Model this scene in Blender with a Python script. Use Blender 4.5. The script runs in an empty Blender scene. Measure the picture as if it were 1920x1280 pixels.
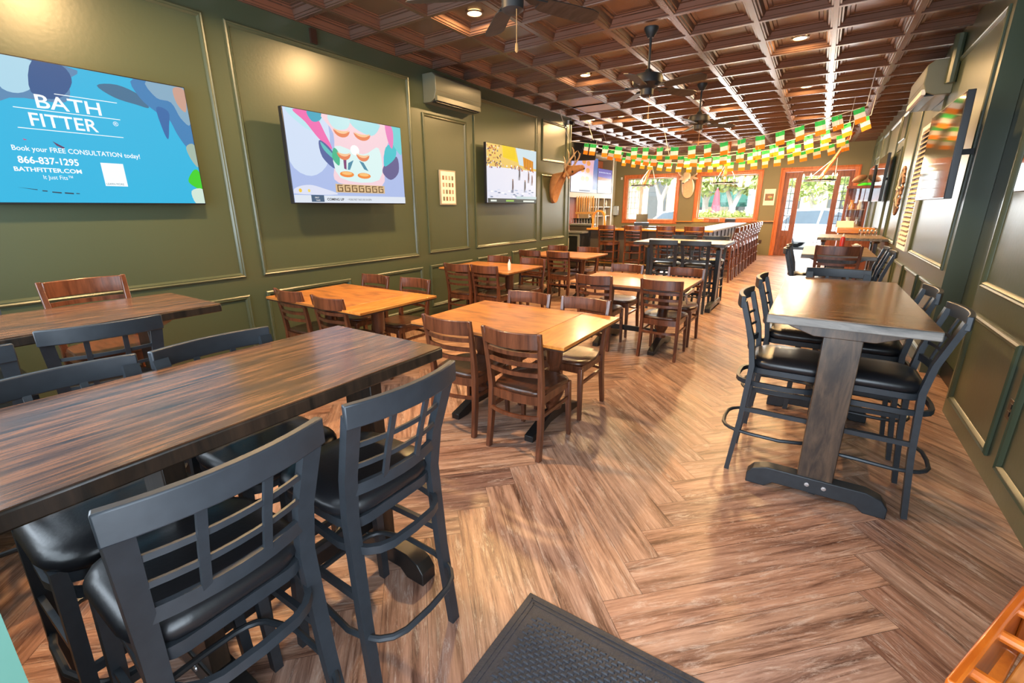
import bpy, bmesh, math, random
from mathutils import Vector, Matrix
random.seed(7)
SC = bpy.context.scene
COL = SC.collection
PI = math.pi

# ---------------------------------------------------------------- camera, world, sun, exposure
cam_d = bpy.data.cameras.new('camera'); cam = bpy.data.objects.new('camera', cam_d); COL.objects.link(cam)
SC.camera = cam
cam_d.sensor_width = 36.0; cam_d.lens = 848.4 / 1920 * 36.0; cam_d.clip_start = 0.02; cam_d.clip_end = 300
YAW, PITCH, ROLL = 0.58081, 0.28691, -0.0053
_f = Vector((math.sin(-YAW) * math.cos(PITCH), math.cos(YAW) * math.cos(PITCH), -math.sin(PITCH)))
_r = _f.cross(Vector((0, 0, 1))).normalized(); _u = _r.cross(_f)
_r2 = math.cos(ROLL) * _r + math.sin(ROLL) * _u; _u2 = -math.sin(ROLL) * _r + math.cos(ROLL) * _u
cam.matrix_world = Matrix(((_r2.x, _u2.x, -_f.x, 0), (_r2.y, _u2.y, -_f.y, 0), (_r2.z, _u2.z, -_f.z, 1.6), (0, 0, 0, 1)))

w = bpy.data.worlds.new('sky'); SC.world = w; w.use_nodes = True
bg = w.node_tree.nodes['Background']; bg.inputs[0].default_value = (0.80, 0.90, 1.0, 1); bg.inputs[1].default_value = 4.2
SC.view_settings.view_transform = 'Standard'; SC.view_settings.look = 'None'
SC.view_settings.exposure = 0.22; SC.view_settings.gamma = 1.0
try:
    SC.view_settings.use_curve_mapping = False
except Exception: pass
try:
    SC.cycles.use_denoising = True; SC.cycles.max_bounces = 7; SC.cycles.sample_clamp_indirect = 6.0
except Exception: pass

def lamp(name, kind, loc, energy, color, size=0.1, size_y=None, direction=(0, 0, -1), spread=None):
    l = bpy.data.lights.new(name, kind); l.energy = energy; l.color = color
    if kind == 'AREA':
        l.shape = 'RECTANGLE' if size_y else 'DISK'; l.size = size
        if size_y: l.size_y = size_y
        if spread: l.spread = spread
    if kind == 'SUN': l.angle = 0.01
    o = bpy.data.objects.new(name, l); COL.objects.link(o); o.location = loc
    o.rotation_euler = Vector(direction).to_track_quat('-Z', 'Y').to_euler()
    return o
lamp('sun', 'SUN', (0, 0, 20), 9.0, (1.0, 0.95, 0.86), direction=(-0.35, 0.75, -0.85))
# daylight through the glazed rear of the room (behind the camera) and through the front windows
lamp('rear_window_daylight', 'AREA', (-2.75, -0.035, 1.95), 90, (0.74, 0.87, 1.0), 3.1, 1.9, direction=(0.1, 1, -0.12))
lamp('rear_door_daylight', 'AREA', (0.1, -0.09, 1.75), 75, (0.74, 0.87, 1.0), 1.7, 2.3, direction=(-0.1, 1, -0.2))
lamp('front_window_daylight', 'AREA', (-5.4, 18.15, 1.95), 100, (0.84, 0.93, 1.0), 1.8, 1.6, direction=(0.25, -1, -0.15))
lamp('front_window_daylight', 'AREA', (-2.8, 18.15, 1.95), 100, (0.84, 0.93, 1.0), 1.8, 1.6, direction=(0.1, -1, -0.15))
lamp('front_door_daylight', 'AREA', (-0.2, 18.25, 1.6), 85, (0.84, 0.93, 1.0), 1.8, 2.6, direction=(0, -1, -0.1))

# ---------------------------------------------------------------- materials
def new_mat(name):
    m = bpy.data.materials.new(name); m.use_nodes = True
    nt = m.node_tree; b = nt.nodes['Principled BSDF']
    return m, nt, b
def N(nt, t, **kw):
    n = nt.nodes.new(t)
    for k, v in kw.items():
        if k.startswith('i_'):
            n.inputs[k[2:].replace('_', ' ')].default_value = v
        else: setattr(n, k, v)
    return n
def plain(name, c, rough=0.5, metal=0.0, spec=0.5, coat=0.0, var=0.08, vs=6.0, bump=0.0, bs=60.0):
    m, nt, b = new_mat(name)
    b.inputs['Roughness'].default_value = rough; b.inputs['Metallic'].default_value = metal
    b.inputs['Specular IOR Level'].default_value = spec; b.inputs['Coat Weight'].default_value = coat
    b.inputs['Coat Roughness'].default_value = 0.1
    tc = N(nt, 'ShaderNodeTexCoord'); no = N(nt, 'ShaderNodeTexNoise'); no.inputs['Scale'].default_value = vs
    nt.links.new(tc.outputs['Object'], no.inputs['Vector'])
    mr = N(nt, 'ShaderNodeMix', data_type='RGBA')
    mr.inputs[6].default_value = tuple(max(0, x * (1 - var)) for x in c) + (1,); mr.inputs[7].default_value = tuple(min(1, x * (1 + var)) for x in c) + (1,)
    nt.links.new(no.outputs['Fac'], mr.inputs[0]); nt.links.new(mr.outputs[2], b.inputs['Base Color'])
    if bump:
        n2 = N(nt, 'ShaderNodeTexNoise'); n2.inputs['Scale'].default_value = bs
        nt.links.new(tc.outputs['Object'], n2.inputs['Vector'])
        bp = N(nt, 'ShaderNodeBump'); bp.inputs['Strength'].default_value = bump; bp.inputs['Distance'].default_value = 0.01
        nt.links.new(n2.outputs['Fac'], bp.inputs['Height']); nt.links.new(bp.outputs['Normal'], b.inputs['Normal'])
    return m
def wood(name, cd, cl, axis='X', rough=0.35, coat=0.0, scale=1.0, contrast=(0.35, 0.65), blotch=None, bump=0.05, stretch=14.0, spec=0.5):
    m, nt, b = new_mat(name)
    b.inputs['Roughness'].default_value = rough; b.inputs['Coat Weight'].default_value = coat; b.inputs['Coat Roughness'].default_value = 0.12
    b.inputs['Specular IOR Level'].default_value = spec
    tc = N(nt, 'ShaderNodeTexCoord'); mp = N(nt, 'ShaderNodeMapping')
    s = {'X': (1, stretch, stretch), 'Y': (stretch, 1, stretch), 'Z': (stretch, stretch, 1)}[axis]
    mp.inputs['Scale'].default_value = tuple(k * scale for k in s)
    nt.links.new(tc.outputs['Object'], mp.inputs['Vector'])
    no = N(nt, 'ShaderNodeTexNoise'); no.inputs['Scale'].default_value = 3.0; no.inputs['Detail'].default_value = 6; no.inputs['Roughness'].default_value = 0.65; no.inputs['Distortion'].default_value = 0.6
    nt.links.new(mp.outputs[0], no.inputs['Vector'])
    cr = N(nt, 'ShaderNodeValToRGB'); cr.color_ramp.elements[0].position = contrast[0]; cr.color_ramp.elements[1].position = contrast[1]
    cr.color_ramp.elements[0].color = cd + (1,); cr.color_ramp.elements[1].color = cl + (1,)
    nt.links.new(no.outputs['Fac'], cr.inputs[0])
    out = cr.outputs[0]
    if blotch:
        n2 = N(nt, 'ShaderNodeTexNoise'); n2.inputs['Scale'].default_value = 5.0; n2.inputs['Detail'].default_value = 4
        mp2 = N(nt, 'ShaderNodeMapping'); mp2.inputs['Scale'].default_value = tuple(1 if k == 1 else 2.4 for k in s)
        nt.links.new(tc.outputs['Object'], mp2.inputs['Vector']); nt.links.new(mp2.outputs[0], n2.inputs['Vector'])
        c2 = N(nt, 'ShaderNodeValToRGB'); c2.color_ramp.elements[0].position = 0.52; c2.color_ramp.elements[1].position = 0.68
        nt.links.new(n2.outputs['Fac'], c2.inputs[0])
        mx = N(nt, 'ShaderNodeMix', data_type='RGBA'); mx.inputs[7].default_value = blotch + (1,)
        ml = N(nt, 'ShaderNodeMath', operation='MULTIPLY'); ml.inputs[1].default_value = 0.75
        nt.links.new(c2.outputs[0], ml.inputs[0]); nt.links.new(ml.outputs[0], mx.inputs[0])
        nt.links.new(out, mx.inputs[6]); out = mx.outputs[2]
    nt.links.new(out, b.inputs['Base Color'])
    bp = N(nt, 'ShaderNodeBump'); bp.inputs['Strength'].default_value = bump * 4; bp.inputs['Distance'].default_value = 0.003
    nt.links.new(no.outputs['Fac'], bp.inputs['Height']); nt.links.new(bp.outputs['Normal'], b.inputs['Normal'])
    return m
def emit(name, c, s=1.0):
    m, nt, b = new_mat(name)
    b.inputs['Base Color'].default_value = (0.02, 0.02, 0.02, 1); b.inputs['Roughness'].default_value = 0.25
    b.inputs['Emission Color'].default_value = tuple(c) + (1,); b.inputs['Emission Strength'].default_value = s
    return m
_sc = {}
def scr(hexc, s=0.84):
    k = (hexc, s)
    if k not in _sc:
        c = [int(hexc[i:i + 2], 16) / 255 for i in (0, 2, 4)]
        lin = [x / 12.92 if x < 0.04045 else ((x + 0.055) / 1.055) ** 2.4 for x in c]
        _sc[k] = emit('screen_' + hexc, lin, s); _sc[k].node_tree.nodes['Principled BSDF'].inputs['Specular IOR Level'].default_value = 0.15
    return _sc[k]
def srgb(hexc):
    c = [int(hexc[i:i + 2], 16) / 255 for i in (0, 2, 4)]
    return tuple(x / 12.92 if x < 0.04045 else ((x + 0.055) / 1.055) ** 2.4 for x in c)

M = {}
M['green'] = plain('green_paint', (0.061, 0.078, 0.044), 0.33, spec=0.65, var=0.05, vs=2.0, bump=0.05, bs=30)
M['white'] = plain('white_plastic', (0.75, 0.75, 0.72), 0.4)
M['acwhite'] = plain('grey_green_casing', (0.14, 0.145, 0.10), 0.35)
M['black'] = plain('black_plastic', (0.012, 0.012, 0.014), 0.3)
M['glassblk'] = plain('dark_screen', (0.01, 0.011, 0.014), 0.06, spec=0.9)
M['stool'] = plain('blue_black_metal', (0.027, 0.032, 0.039), 0.40, metal=0.2, var=0.25, vs=25, bump=0.03)
M['vinyl'] = plain('black_vinyl', (0.010, 0.010, 0.012), 0.33, spec=0.5, bump=0.04, bs=90)
M['chair'] = wood('reddish_walnut', (0.065, 0.020, 0.009), (0.17, 0.055, 0.024), 'Z', 0.28, coat=0.3, stretch=8, bump=0.02)
M['chairseat'] = wood('walnut_seat', (0.05, 0.017, 0.008), (0.13, 0.045, 0.02), 'Y', 0.3, coat=0.15, stretch=8, bump=0.02)
M['orange'] = wood('honey_wood', (0.30, 0.105, 0.022), (0.55, 0.225, 0.055), 'X', 0.36, coat=0.12, stretch=7, blotch=(0.20, 0.075, 0.028), contrast=(0.3, 0.7), bump=0.015)
M['orange_leaf'] = wood('honey_leaf', (0.50, 0.17, 0.03), (0.74, 0.30, 0.06), 'Y', 0.24, coat=0.35, stretch=8, bump=0.01)
M['edge'] = plain('dark_table_edge', (0.05, 0.022, 0.014), 0.35)
M['darktop'] = wood('dark_oak_top', (0.022, 0.011, 0.007), (0.23, 0.10, 0.042), 'Y', 0.27, coat=0.35, stretch=15, contrast=(0.36, 0.66), blotch=(0.06, 0.034, 0.024), bump=0.05)
M['rusticpost'] = wood('worn_brown_timber', (0.022, 0.014, 0.010), (0.13, 0.078, 0.046), 'Z', 0.34, coat=0.2, stretch=6, contrast=(0.34, 0.68), blotch=(0.018, 0.012, 0.009), bump=0.1)
M['rustictop'] = wood('worn_brown_top', (0.045, 0.020, 0.007), (0.30, 0.15, 0.055), 'X', 0.16, coat=0.2, stretch=9, bump=0.05, contrast=(0.38, 0.64))
M['fartop'] = wood('worn_brown_far_top', (0.08, 0.045, 0.02), (0.26, 0.16, 0.08), 'X', 0.42, stretch=8, spec=0.3)
M['rusticedge'] = wood('grey_worn_edge', (0.05, 0.048, 0.046), (0.22, 0.20, 0.18), 'X', 0.45, stretch=8, contrast=(0.35, 0.65), bump=0.08)
M['darkpost'] = wood('black_brown_timber', (0.010, 0.008, 0.006), (0.045, 0.026, 0.016), 'Z', 0.35, stretch=8)
M['blackwood'] = plain('black_wood', (0.012, 0.011, 0.011), 0.35, var=0.3)
M['bronze'] = plain('bronze_ceiling_panel', (0.15, 0.084, 0.060), 0.27, metal=0.4, spec=0.8, var=0.2, vs=3.0)
M['window_wood'] = wood('orange_cedar_trim', (0.42, 0.10, 0.025), (0.62, 0.18, 0.045), 'Z', 0.4, stretch=8)
M['door_wood'] = wood('red_brown_door', (0.16, 0.045, 0.02), (0.30, 0.09, 0.04), 'Z', 0.4, stretch=8)
M['barwood'] = wood('orange_bar_top', (0.50, 0.17, 0.03), (0.78, 0.34, 0.07), 'X', 0.15, coat=0.6, stretch=8)
M['barfront'] = plain('grey_brown_bar_front', (0.055, 0.045, 0.036), 0.4, vs=12)
M['barside'] = plain('pale_grey_bar_panel', (0.30, 0.30, 0.30), 0.35, var=0.5, vs=14)
M['bartop'] = plain('polished_pale_bar_top', (0.24, 0.22, 0.20), 0.38, coat=0.0, var=0.4, vs=10)
M['shelf'] = plain('cream_shelving', (0.36, 0.32, 0.25), 0.5)
M['rubber'] = plain('dark_rubber', (0.028, 0.033, 0.045), 0.55, var=0.3, vs=40, bump=0.4, bs=90)
M['fan'] = plain('dark_bronze_fan', (0.020, 0.020, 0.020), 0.5)
M['blade'] = wood('dark_fan_blade', (0.012, 0.010, 0.009), (0.045, 0.036, 0.03), 'X', 0.5, stretch=9)
M['deer'] = plain('tan_deer_fur', (0.36, 0.17, 0.065), 0.85, var=0.35, vs=18, bump=0.4, bs=120)
M['deerw'] = plain('pale_deer_fur', (0.62, 0.45, 0.28), 0.85, var=0.2, vs=18, bump=0.4, bs=120)
M['antler'] = plain('antler_horn', (0.48, 0.33, 0.18), 0.5, var=0.3, vs=20)
M['nose'] = plain('deer_nose', (0.02, 0.012, 0.01), 0.3)
M['steel'] = plain('brushed_steel', (0.55, 0.56, 0.58), 0.25, metal=0.8)
M['carve'] = plain('carved_wood', (0.24, 0.12, 0.07), 0.5, var=0.4, vs=25)
M['gold'] = plain('golden_wood', (0.42, 0.23, 0.08), 0.4, var=0.4, vs=30)
M['paper'] = plain('paper', (0.80, 0.78, 0.70), 0.8, var=0.03)
M['brass'] = plain('brass', (0.55, 0.36, 0.12), 0.3, metal=0.8)
M['fg'] = plain('flag_green', srgb('38C45F'), 0.8, var=0.03); M['fw'] = plain('flag_white', srgb('F4EFEA'), 0.8, var=0.02); M['fo'] = plain('flag_orange', srgb('FB9418'), 0.8, var=0.03)
M['cord'] = plain('white_cord', (0.75, 0.7, 0.62), 0.7)
M['vent'] = plain('pale_vent_panel', (0.36, 0.27, 0.22), 0.35)
M['seatgold'] = M['vinyl']
M['glow'] = emit('lamp_glow', (1.0, 0.62, 0.22), 26)
M['candle'] = emit('candle_glow', (1.0, 0.80, 0.50), 22)
M['glass'] = plain('clear_glass', (0.9, 0.93, 0.95), 0.02)
_b = M['glass'].node_tree.nodes['Principled BSDF']; _b.inputs['Transmission Weight'].default_value = 1.0; _b.inputs['IOR'].default_value = 1.12
# thin glazing: mostly transparent with a faint reflection
gm, nt, b = new_mat('window_glazing')
tr = N(nt, 'ShaderNodeBsdfTransparent'); gl = N(nt, 'ShaderNodeBsdfGlossy'); gl.inputs['Roughness'].default_value = 0.02
mx = N(nt, 'ShaderNodeMixShader'); mx.inputs[0].default_value = 0.06
nt.links.new(tr.outputs[0], mx.inputs[1]); nt.links.new(gl.outputs[0], mx.inputs[2]); nt.links.new(mx.outputs[0], nt.nodes['Material Output'].inputs['Surface'])
M['glazing'] = gm
# floor planks: each plank face carries uv (metres) and a random value
fm, nt, b = new_mat('weathered_plank_floor')
uv = N(nt, 'ShaderNodeUVMap'); uv.uv_map = 'UVMap'
at = N(nt, 'ShaderNodeAttribute'); at.attribute_name = 'rnd'
def vscale(sx, sy):
    mp = N(nt, 'ShaderNodeMapping'); mp.inputs['Scale'].default_value = (sx, sy, 1); nt.links.new(uv.outputs[0], mp.inputs['Vector']); return mp
def noise(mp, sc, det=5, rgh=0.6, dist=0.0):
    n = N(nt, 'ShaderNodeTexNoise'); n.inputs['Scale'].default_value = sc; n.inputs['Detail'].default_value = det; n.inputs['Roughness'].default_value = rgh; n.inputs['Distortion'].default_value = dist
    nt.links.new(mp.outputs[0], n.inputs['Vector']); return n
def ramp(inp, els):
    c = N(nt, 'ShaderNodeValToRGB'); e = c.color_ramp.elements
    while len(e) < len(els): e.new(0.5)
    for k, (p, cc) in enumerate(els): e[k].position = p; e[k].color = tuple(cc) + (1,)
    nt.links.new(inp, c.inputs[0]); return c
def mixc(a, bb, fac, mode='MIX'):
    x = N(nt, 'ShaderNodeMix', data_type='RGBA', blend_type=mode)
    for s, i in ((a, 6), (bb, 7), (fac, 0)):
        if hasattr(s, 'links'): nt.links.new(s, x.inputs[i])
        else: x.inputs[i].default_value = s if not isinstance(s, tuple) else s + (1,)
    return x.outputs[2]
base = ramp(at.outputs['Fac'], [(0.0, srgb('987464')), (0.3, srgb('B48F7A')), (0.55, srgb('A78A7C')), (0.8, srgb('C09E88')), (1.0, srgb('8A6C62'))])
n1 = noise(vscale(0.8, 12), 1.5, 9, 0.74, 0.5)
streak = ramp(n1.outputs['Fac'], [(0.34, (0.20, 0.14, 0.12)), (0.43, (0.52, 0.44, 0.41)), (0.52, (0.92, 0.86, 0.83)), (0.64, (1.18, 1.16, 1.14))])
col = mixc(base.outputs[0], streak.outputs[0], 1.0, 'MULTIPLY')
n2 = noise(vscale(3.0, 60), 2.0, 4, 0.6)
fine = ramp(n2.outputs['Fac'], [(0.35, (0.80, 0.76, 0.74)), (0.65, (1.08, 1.08, 1.08))])
col = mixc(col, fine.outputs[0], 1.0, 'MULTIPLY')
n3 = noise(vscale(2.4, 16), 1.6, 9, 0.85, 0.8)
pale = ramp(n3.outputs['Fac'], [(0.52, (0, 0, 0)), (0.62, (1, 1, 1))])
mth = N(nt, 'ShaderNodeMath', operation='MULTIPLY'); mth.inputs[1].default_value = 0.55; nt.links.new(pale.outputs[0], mth.inputs[0])
col = mixc(col, srgb('CFBDB0'), mth.outputs[0])
n4 = noise(vscale(1.0, 4.5), 2.6, 5, 0.7)
knot = ramp(n4.outputs['Fac'], [(0.66, (0, 0, 0)), (0.75, (1, 1, 1))])
mth2 = N(nt, 'ShaderNodeMath', operation='MULTIPLY'); mth2.inputs[1].default_value = 0.85; nt.links.new(knot.outputs[0], mth2.inputs[0])
col = mixc(col, srgb('3B2A20'), mth2.outputs[0])
nt.links.new(col, b.inputs['Base Color']); b.inputs['Roughness'].default_value = 0.36; b.inputs['Specular IOR Level'].default_value = 0.45
bp = N(nt, 'ShaderNodeBump'); bp.inputs['Strength'].default_value = 0.25; bp.inputs['Distance'].default_value = 0.003
nt.links.new(n1.outputs['Fac'], bp.inputs['Height']); nt.links.new(bp.outputs['Normal'], b.inputs['Normal'])
M['floor'] = fm

# ---------------------------------------------------------------- mesh helpers
class MB:
    def __init__(self): self.v = []; self.f = []; self.mi = []; self.mats = []; self.cur = 0
    def mat(self, m):
        if m not in self.mats: self.mats.append(m)
        self.cur = self.mats.index(m); return self
    def add(self, vs, fs, X=None):
        n = len(self.v)
        for p in vs:
            p = Vector(p)
            self.v.append(X @ p if X is not None else p)
        for f in fs: self.f.append([i + n for i in f]); self.mi.append(self.cur)
        return self
    def box(self, x0, x1, y0, y1, z0, z1, X=None):
        vs = [(x, y, z) for x in (x0, x1) for y in (y0, y1) for z in (z0, z1)]
        return self.add(vs, [(0, 1, 3, 2), (4, 6, 7, 5), (0, 4, 5, 1), (2, 3, 7, 6), (0, 2, 6, 4), (1, 5, 7, 3)], X)
    def taper(self, p0, p1, a0, b0, a1=None, b1=None, up=(0, 1, 0)):
        return self.sweep([p0, p1], [(a0, b0), (a1 or a0, b1 or b0)], up)
    def sweep(self, P, WH, up=(0, 0, 1), closed=False, ring=4, fixed=False):
        """rectangular (ring=4) or round section swept along P; WH = (side,up) half sizes, one or per point"""
        P = [Vector(p) for p in P]; n = len(P)
        if isinstance(WH[0], (int, float)): WH = [WH] * n
        vs = []; R = ring
        for i in range(n):
            if closed: t = P[(i + 1) % n] - P[i - 1]
            else: t = P[min(i + 1, n - 1)] - P[max(i - 1, 0)]
            t.normalize(); u = Vector(up); s = t.cross(u)
            if s.length < 1e-4: s = t.cross(Vector((1, 0, 0.01)))
            s.normalize(); u2 = s.cross(t).normalized()
            if fixed: u2 = Vector(up)
            a, b_ = WH[i]
            if R == 4: offs = [(-a, -b_), (a, -b_), (a, b_), (-a, b_)]
            else: offs = [(a * math.cos(2 * PI * k / R), b_ * math.sin(2 * PI * k / R)) for k in range(R)]
            for o in offs: vs.append(P[i] + s * o[0] + u2 * o[1])
        fs = []
        m = n if closed else n - 1
        for i in range(m):
            j = (i + 1) % n
            for k in range(R):
                fs.append((i * R + k, i * R + (k + 1) % R, j * R + (k + 1) % R, j * R + k))
        if not closed:
            fs.append(tuple(range(R))[::-1]); fs.append(tuple((n - 1) * R + k for k in range(R)))
        return self.add(vs, fs)
    def tube(self, P, r, ring=8, closed=False):
        rr = [(x, x) for x in r] if isinstance(r, (list, tuple)) else (r, r)
        return self.sweep(P, rr, (0.01, 0.02, 1), closed, ring)
    def cyl(self, c, r, z0, z1, n=16, r1=None):
        return self.lathe([(r, z0), (r if r1 is None else r1, z1)], c, n)
    def lathe(self, prof, c=(0, 0), n=16, cap=True):
        vs = []; fs = []
        for r, z in prof:
            for k in range(n): vs.append((c[0] + r * math.cos(2 * PI * k / n), c[1] + r * math.sin(2 * PI * k / n), z))
        for i in range(len(prof) - 1):
            for k in range(n): fs.append((i * n + k, i * n + (k + 1) % n, (i + 1) * n + (k + 1) % n, (i + 1) * n + k))
        if cap: fs.append(tuple(range(n))[::-1]); fs.append(tuple((len(prof) - 1) * n + k for k in range(n)))
        return self.add(vs, fs)
    def prism(self, poly, d0, d1, X=None):
        """poly in local xz, extruded along y from d0 to d1"""
        n = len(poly); vs = [(p[0], d0, p[1]) for p in poly] + [(p[0], d1, p[1]) for p in poly]
        fs = [tuple(range(n)), tuple(range(2 * n - 1, n - 1, -1))] + [(i, i + n, (i + 1) % n + n, (i + 1) % n) for i in range(n)]
        return self.add(vs, fs, X)
    def loft(self, secs, n=16):
        """secs: (center, side vec, up vec) ellipses"""
        vs = []; fs = []
        for c, s, u in secs:
            c, s, u = Vector(c), Vector(s), Vector(u)
            for k in range(n): vs.append(c + s * math.cos(2 * PI * k / n) + u * math.sin(2 * PI * k / n))
        for i in range(len(secs) - 1):
            for k in range(n): fs.append((i * n + k, i * n + (k + 1) % n, (i + 1) * n + (k + 1) % n, (i + 1) * n + k))
        fs.append(tuple(range(n))[::-1]); fs.append(tuple((len(secs) - 1) * n + k for k in range(n)))
        return self.add(vs, fs)
    def ball(self, c, r, n=10, sx=1, sy=1, sz=1):
        vs = []; fs = []
        m = n // 2 + 1
        for i in range(m + 1):
            a = PI * i / m
            for k in range(n): vs.append((c[0] + sx * r * math.sin(a) * math.cos(2 * PI * k / n), c[1] + sy * r * math.sin(a) * math.sin(2 * PI * k / n), c[2] - sz * r * math.cos(a)))
        for i in range(m):
            for k in range(n): fs.append((i * n + k, i * n + (k + 1) % n, (i + 1) * n + (k + 1) % n, (i + 1) * n + k))
        return self.add(vs, fs)
    def build(self, name, mat=None, parent=None, smooth=True, bevel=0.0, kind=None, angle=35):
        me = bpy.data.meshes.new(name)
        me.from_pydata([tuple(p) for p in self.v], [], self.f)
        bm = bmesh.new(); bm.from_mesh(me); bmesh.ops.remove_doubles(bm, verts=bm.verts, dist=1e-5); bmesh.ops.recalc_face_normals(bm, faces=bm.faces)
        if len(bm.faces) != len(self.f):
            bm.free(); bm = bmesh.new(); bm.from_mesh(me); bmesh.ops.recalc_face_normals(bm, faces=bm.faces)
        bm.to_mesh(me); bm.free()
        if self.mats:
            for m in self.mats: me.materials.append(m)
            if len(me.polygons) == len(self.mi): me.polygons.foreach_set('material_index', self.mi)
        else: me.materials.append(mat)
        if smooth:
            me.shade_smooth(); me.set_sharp_from_angle(angle=math.radians(angle))
        me.update()
        o = bpy.data.objects.new(name, me); COL.objects.link(o)
        if parent is not None: o.parent = parent
        if kind: o['kind'] = kind
        if bevel:
            md = o.modifiers.new('bevel', 'BEVEL'); md.width = bevel; md.segments = 2; md.limit_method = 'ANGLE'
        return o
def tag(o, label=None, cat=None, group=None):
    if label: o['label'] = label
    if cat: o['category'] = cat
    if group: o['group'] = group
    return o
def thing(name, label, cat, loc=(0, 0, 0), rz=0.0, group=None):
    o = bpy.data.objects.new(name, None); COL.objects.link(o); o.empty_display_size = 0.1
    o.location = loc; o.rotation_euler = (0, 0, rz)
    return tag(o, label, cat, group)
KIDS = {}
def kids(o): return [c for c in bpy.data.objects if c.parent == o]
def snapshot(root): return (root, [(c, kids(c)) for c in kids(root)])
def dup(tree, loc, rz, label, group=None, name=None):
    root, ch = tree
    r = root.copy(); COL.objects.link(r); r.location = loc; r.rotation_euler = (0, 0, rz); r['label'] = label
    if group: r['group'] = group
    for c, gs in ch:
        d = c.copy(); COL.objects.link(d); d.parent = r
        for g in gs:
            e = g.copy(); COL.objects.link(e); e.parent = d
    return r
class Kind:
    """first placement moves the prototype, later ones copy it"""
    def __init__(self, maker): self.mk = maker; self.tree = None; self.used = False
    def place(self, loc, rz, label, group=None):
        if self.tree is None: self.tree = snapshot(self.mk())
        if not self.used:
            r = self.tree[0]; r.location = loc; r.rotation_euler = (0, 0, rz); r['label'] = label
            if group: r['group'] = group
            self.used = True; return r
        return dup(self.tree, loc, rz, label, group)
def structure(mb, name, mat, **k): return mb.build(name, mat, kind='structure', **k)

XL, XR, ZC, YF = -4.83, 1.075, 3.46, 18.0
YW = 9.72      # end of the green wall at the bar
XB = -7.0      # far side of the bar alcove

# ---------------------------------------------------------------- floor
def make_floor():
    wd, n = 0.1825, 7; L = wd * n; r2 = math.sqrt(2); x0, y0 = -0.392, 1.613
    X0, X1, Y0, Y1 = XB, 1.4, -1.5, YF + 0.05
    bm = bmesh.new(); uvl = bm.loops.layers.uv.new('UVMap'); rl = bm.faces.layers.float.new('rnd')
    rnd = random.Random(3)
    def quad(u0, v0, u1, v1, horiz):
        pts = [(u0, v0), (u1, v0), (u1, v1), (u0, v1)]; g = 0.0008
        pts = [(u0 + g, v0 + g), (u1 - g, v0 + g), (u1 - g, v1 - g), (u0 + g, v1 - g)]
        P = [((u - v) / r2 + x0, (u + v) / r2 + y0) for u, v in pts]
        if max(p[0] for p in P) < X0 or min(p[0] for p in P) > X1 or max(p[1] for p in P) < Y0 or min(p[1] for p in P) > Y1: return
        vs = [bm.verts.new((p[0], p[1], 0)) for p in P]; f = bm.faces.new(vs); f[rl] = rnd.random()
        ou, ov = rnd.random() * 40, rnd.random() * 40
        for lp, (u, v) in zip(f.loops, pts):
            a, b_ = (u - u0, v - v0) if horiz else (v - v0, u - u0)
            lp[uvl].uv = (a + ou, b_ + ov)
    for m in range(-6, 8):
        for i in range(-60, 150):
            u0, v0 = i * wd + 2 * n * wd * m, i * wd
            quad(u0, v0, u0 + L, v0 + wd, True)
            quad(u0, v0 + wd, u0 + wd, v0 + wd + L, False)
    geom = bm.verts[:] + bm.edges[:] + bm.faces[:]
    for co, no in (((X0, 0, 0), (1, 0, 0)), ((X1, 0, 0), (-1, 0, 0)), ((0, Y0, 0), (0, 1, 0)), ((0, Y1, 0), (0, -1, 0))):
        geom = bm.verts[:] + bm.edges[:] + bm.faces[:]
        bmesh.ops.bisect_plane(bm, geom=geom, plane_co=co, plane_no=no, clear_inner=True)
    # dark sub-floor seen in the joints
    vs = [bm.verts.new(p) for p in ((X0, Y0, -0.002), (X1, Y0, -0.002), (X1, Y1, -0.002), (X0, Y1, -0.002))]; f = bm.faces.new(vs); f.material_index = 1
    me = bpy.data.meshes.new('floor'); bm.normal_update(); bm.to_mesh(me); bm.free()
    for p in me.polygons:
        pass
    me.materials.append(M['floor']); me.materials.append(M['edge'])
    o = bpy.data.objects.new('floor', me); COL.objects.link(o); o['kind'] = 'structure'
make_floor()

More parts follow.
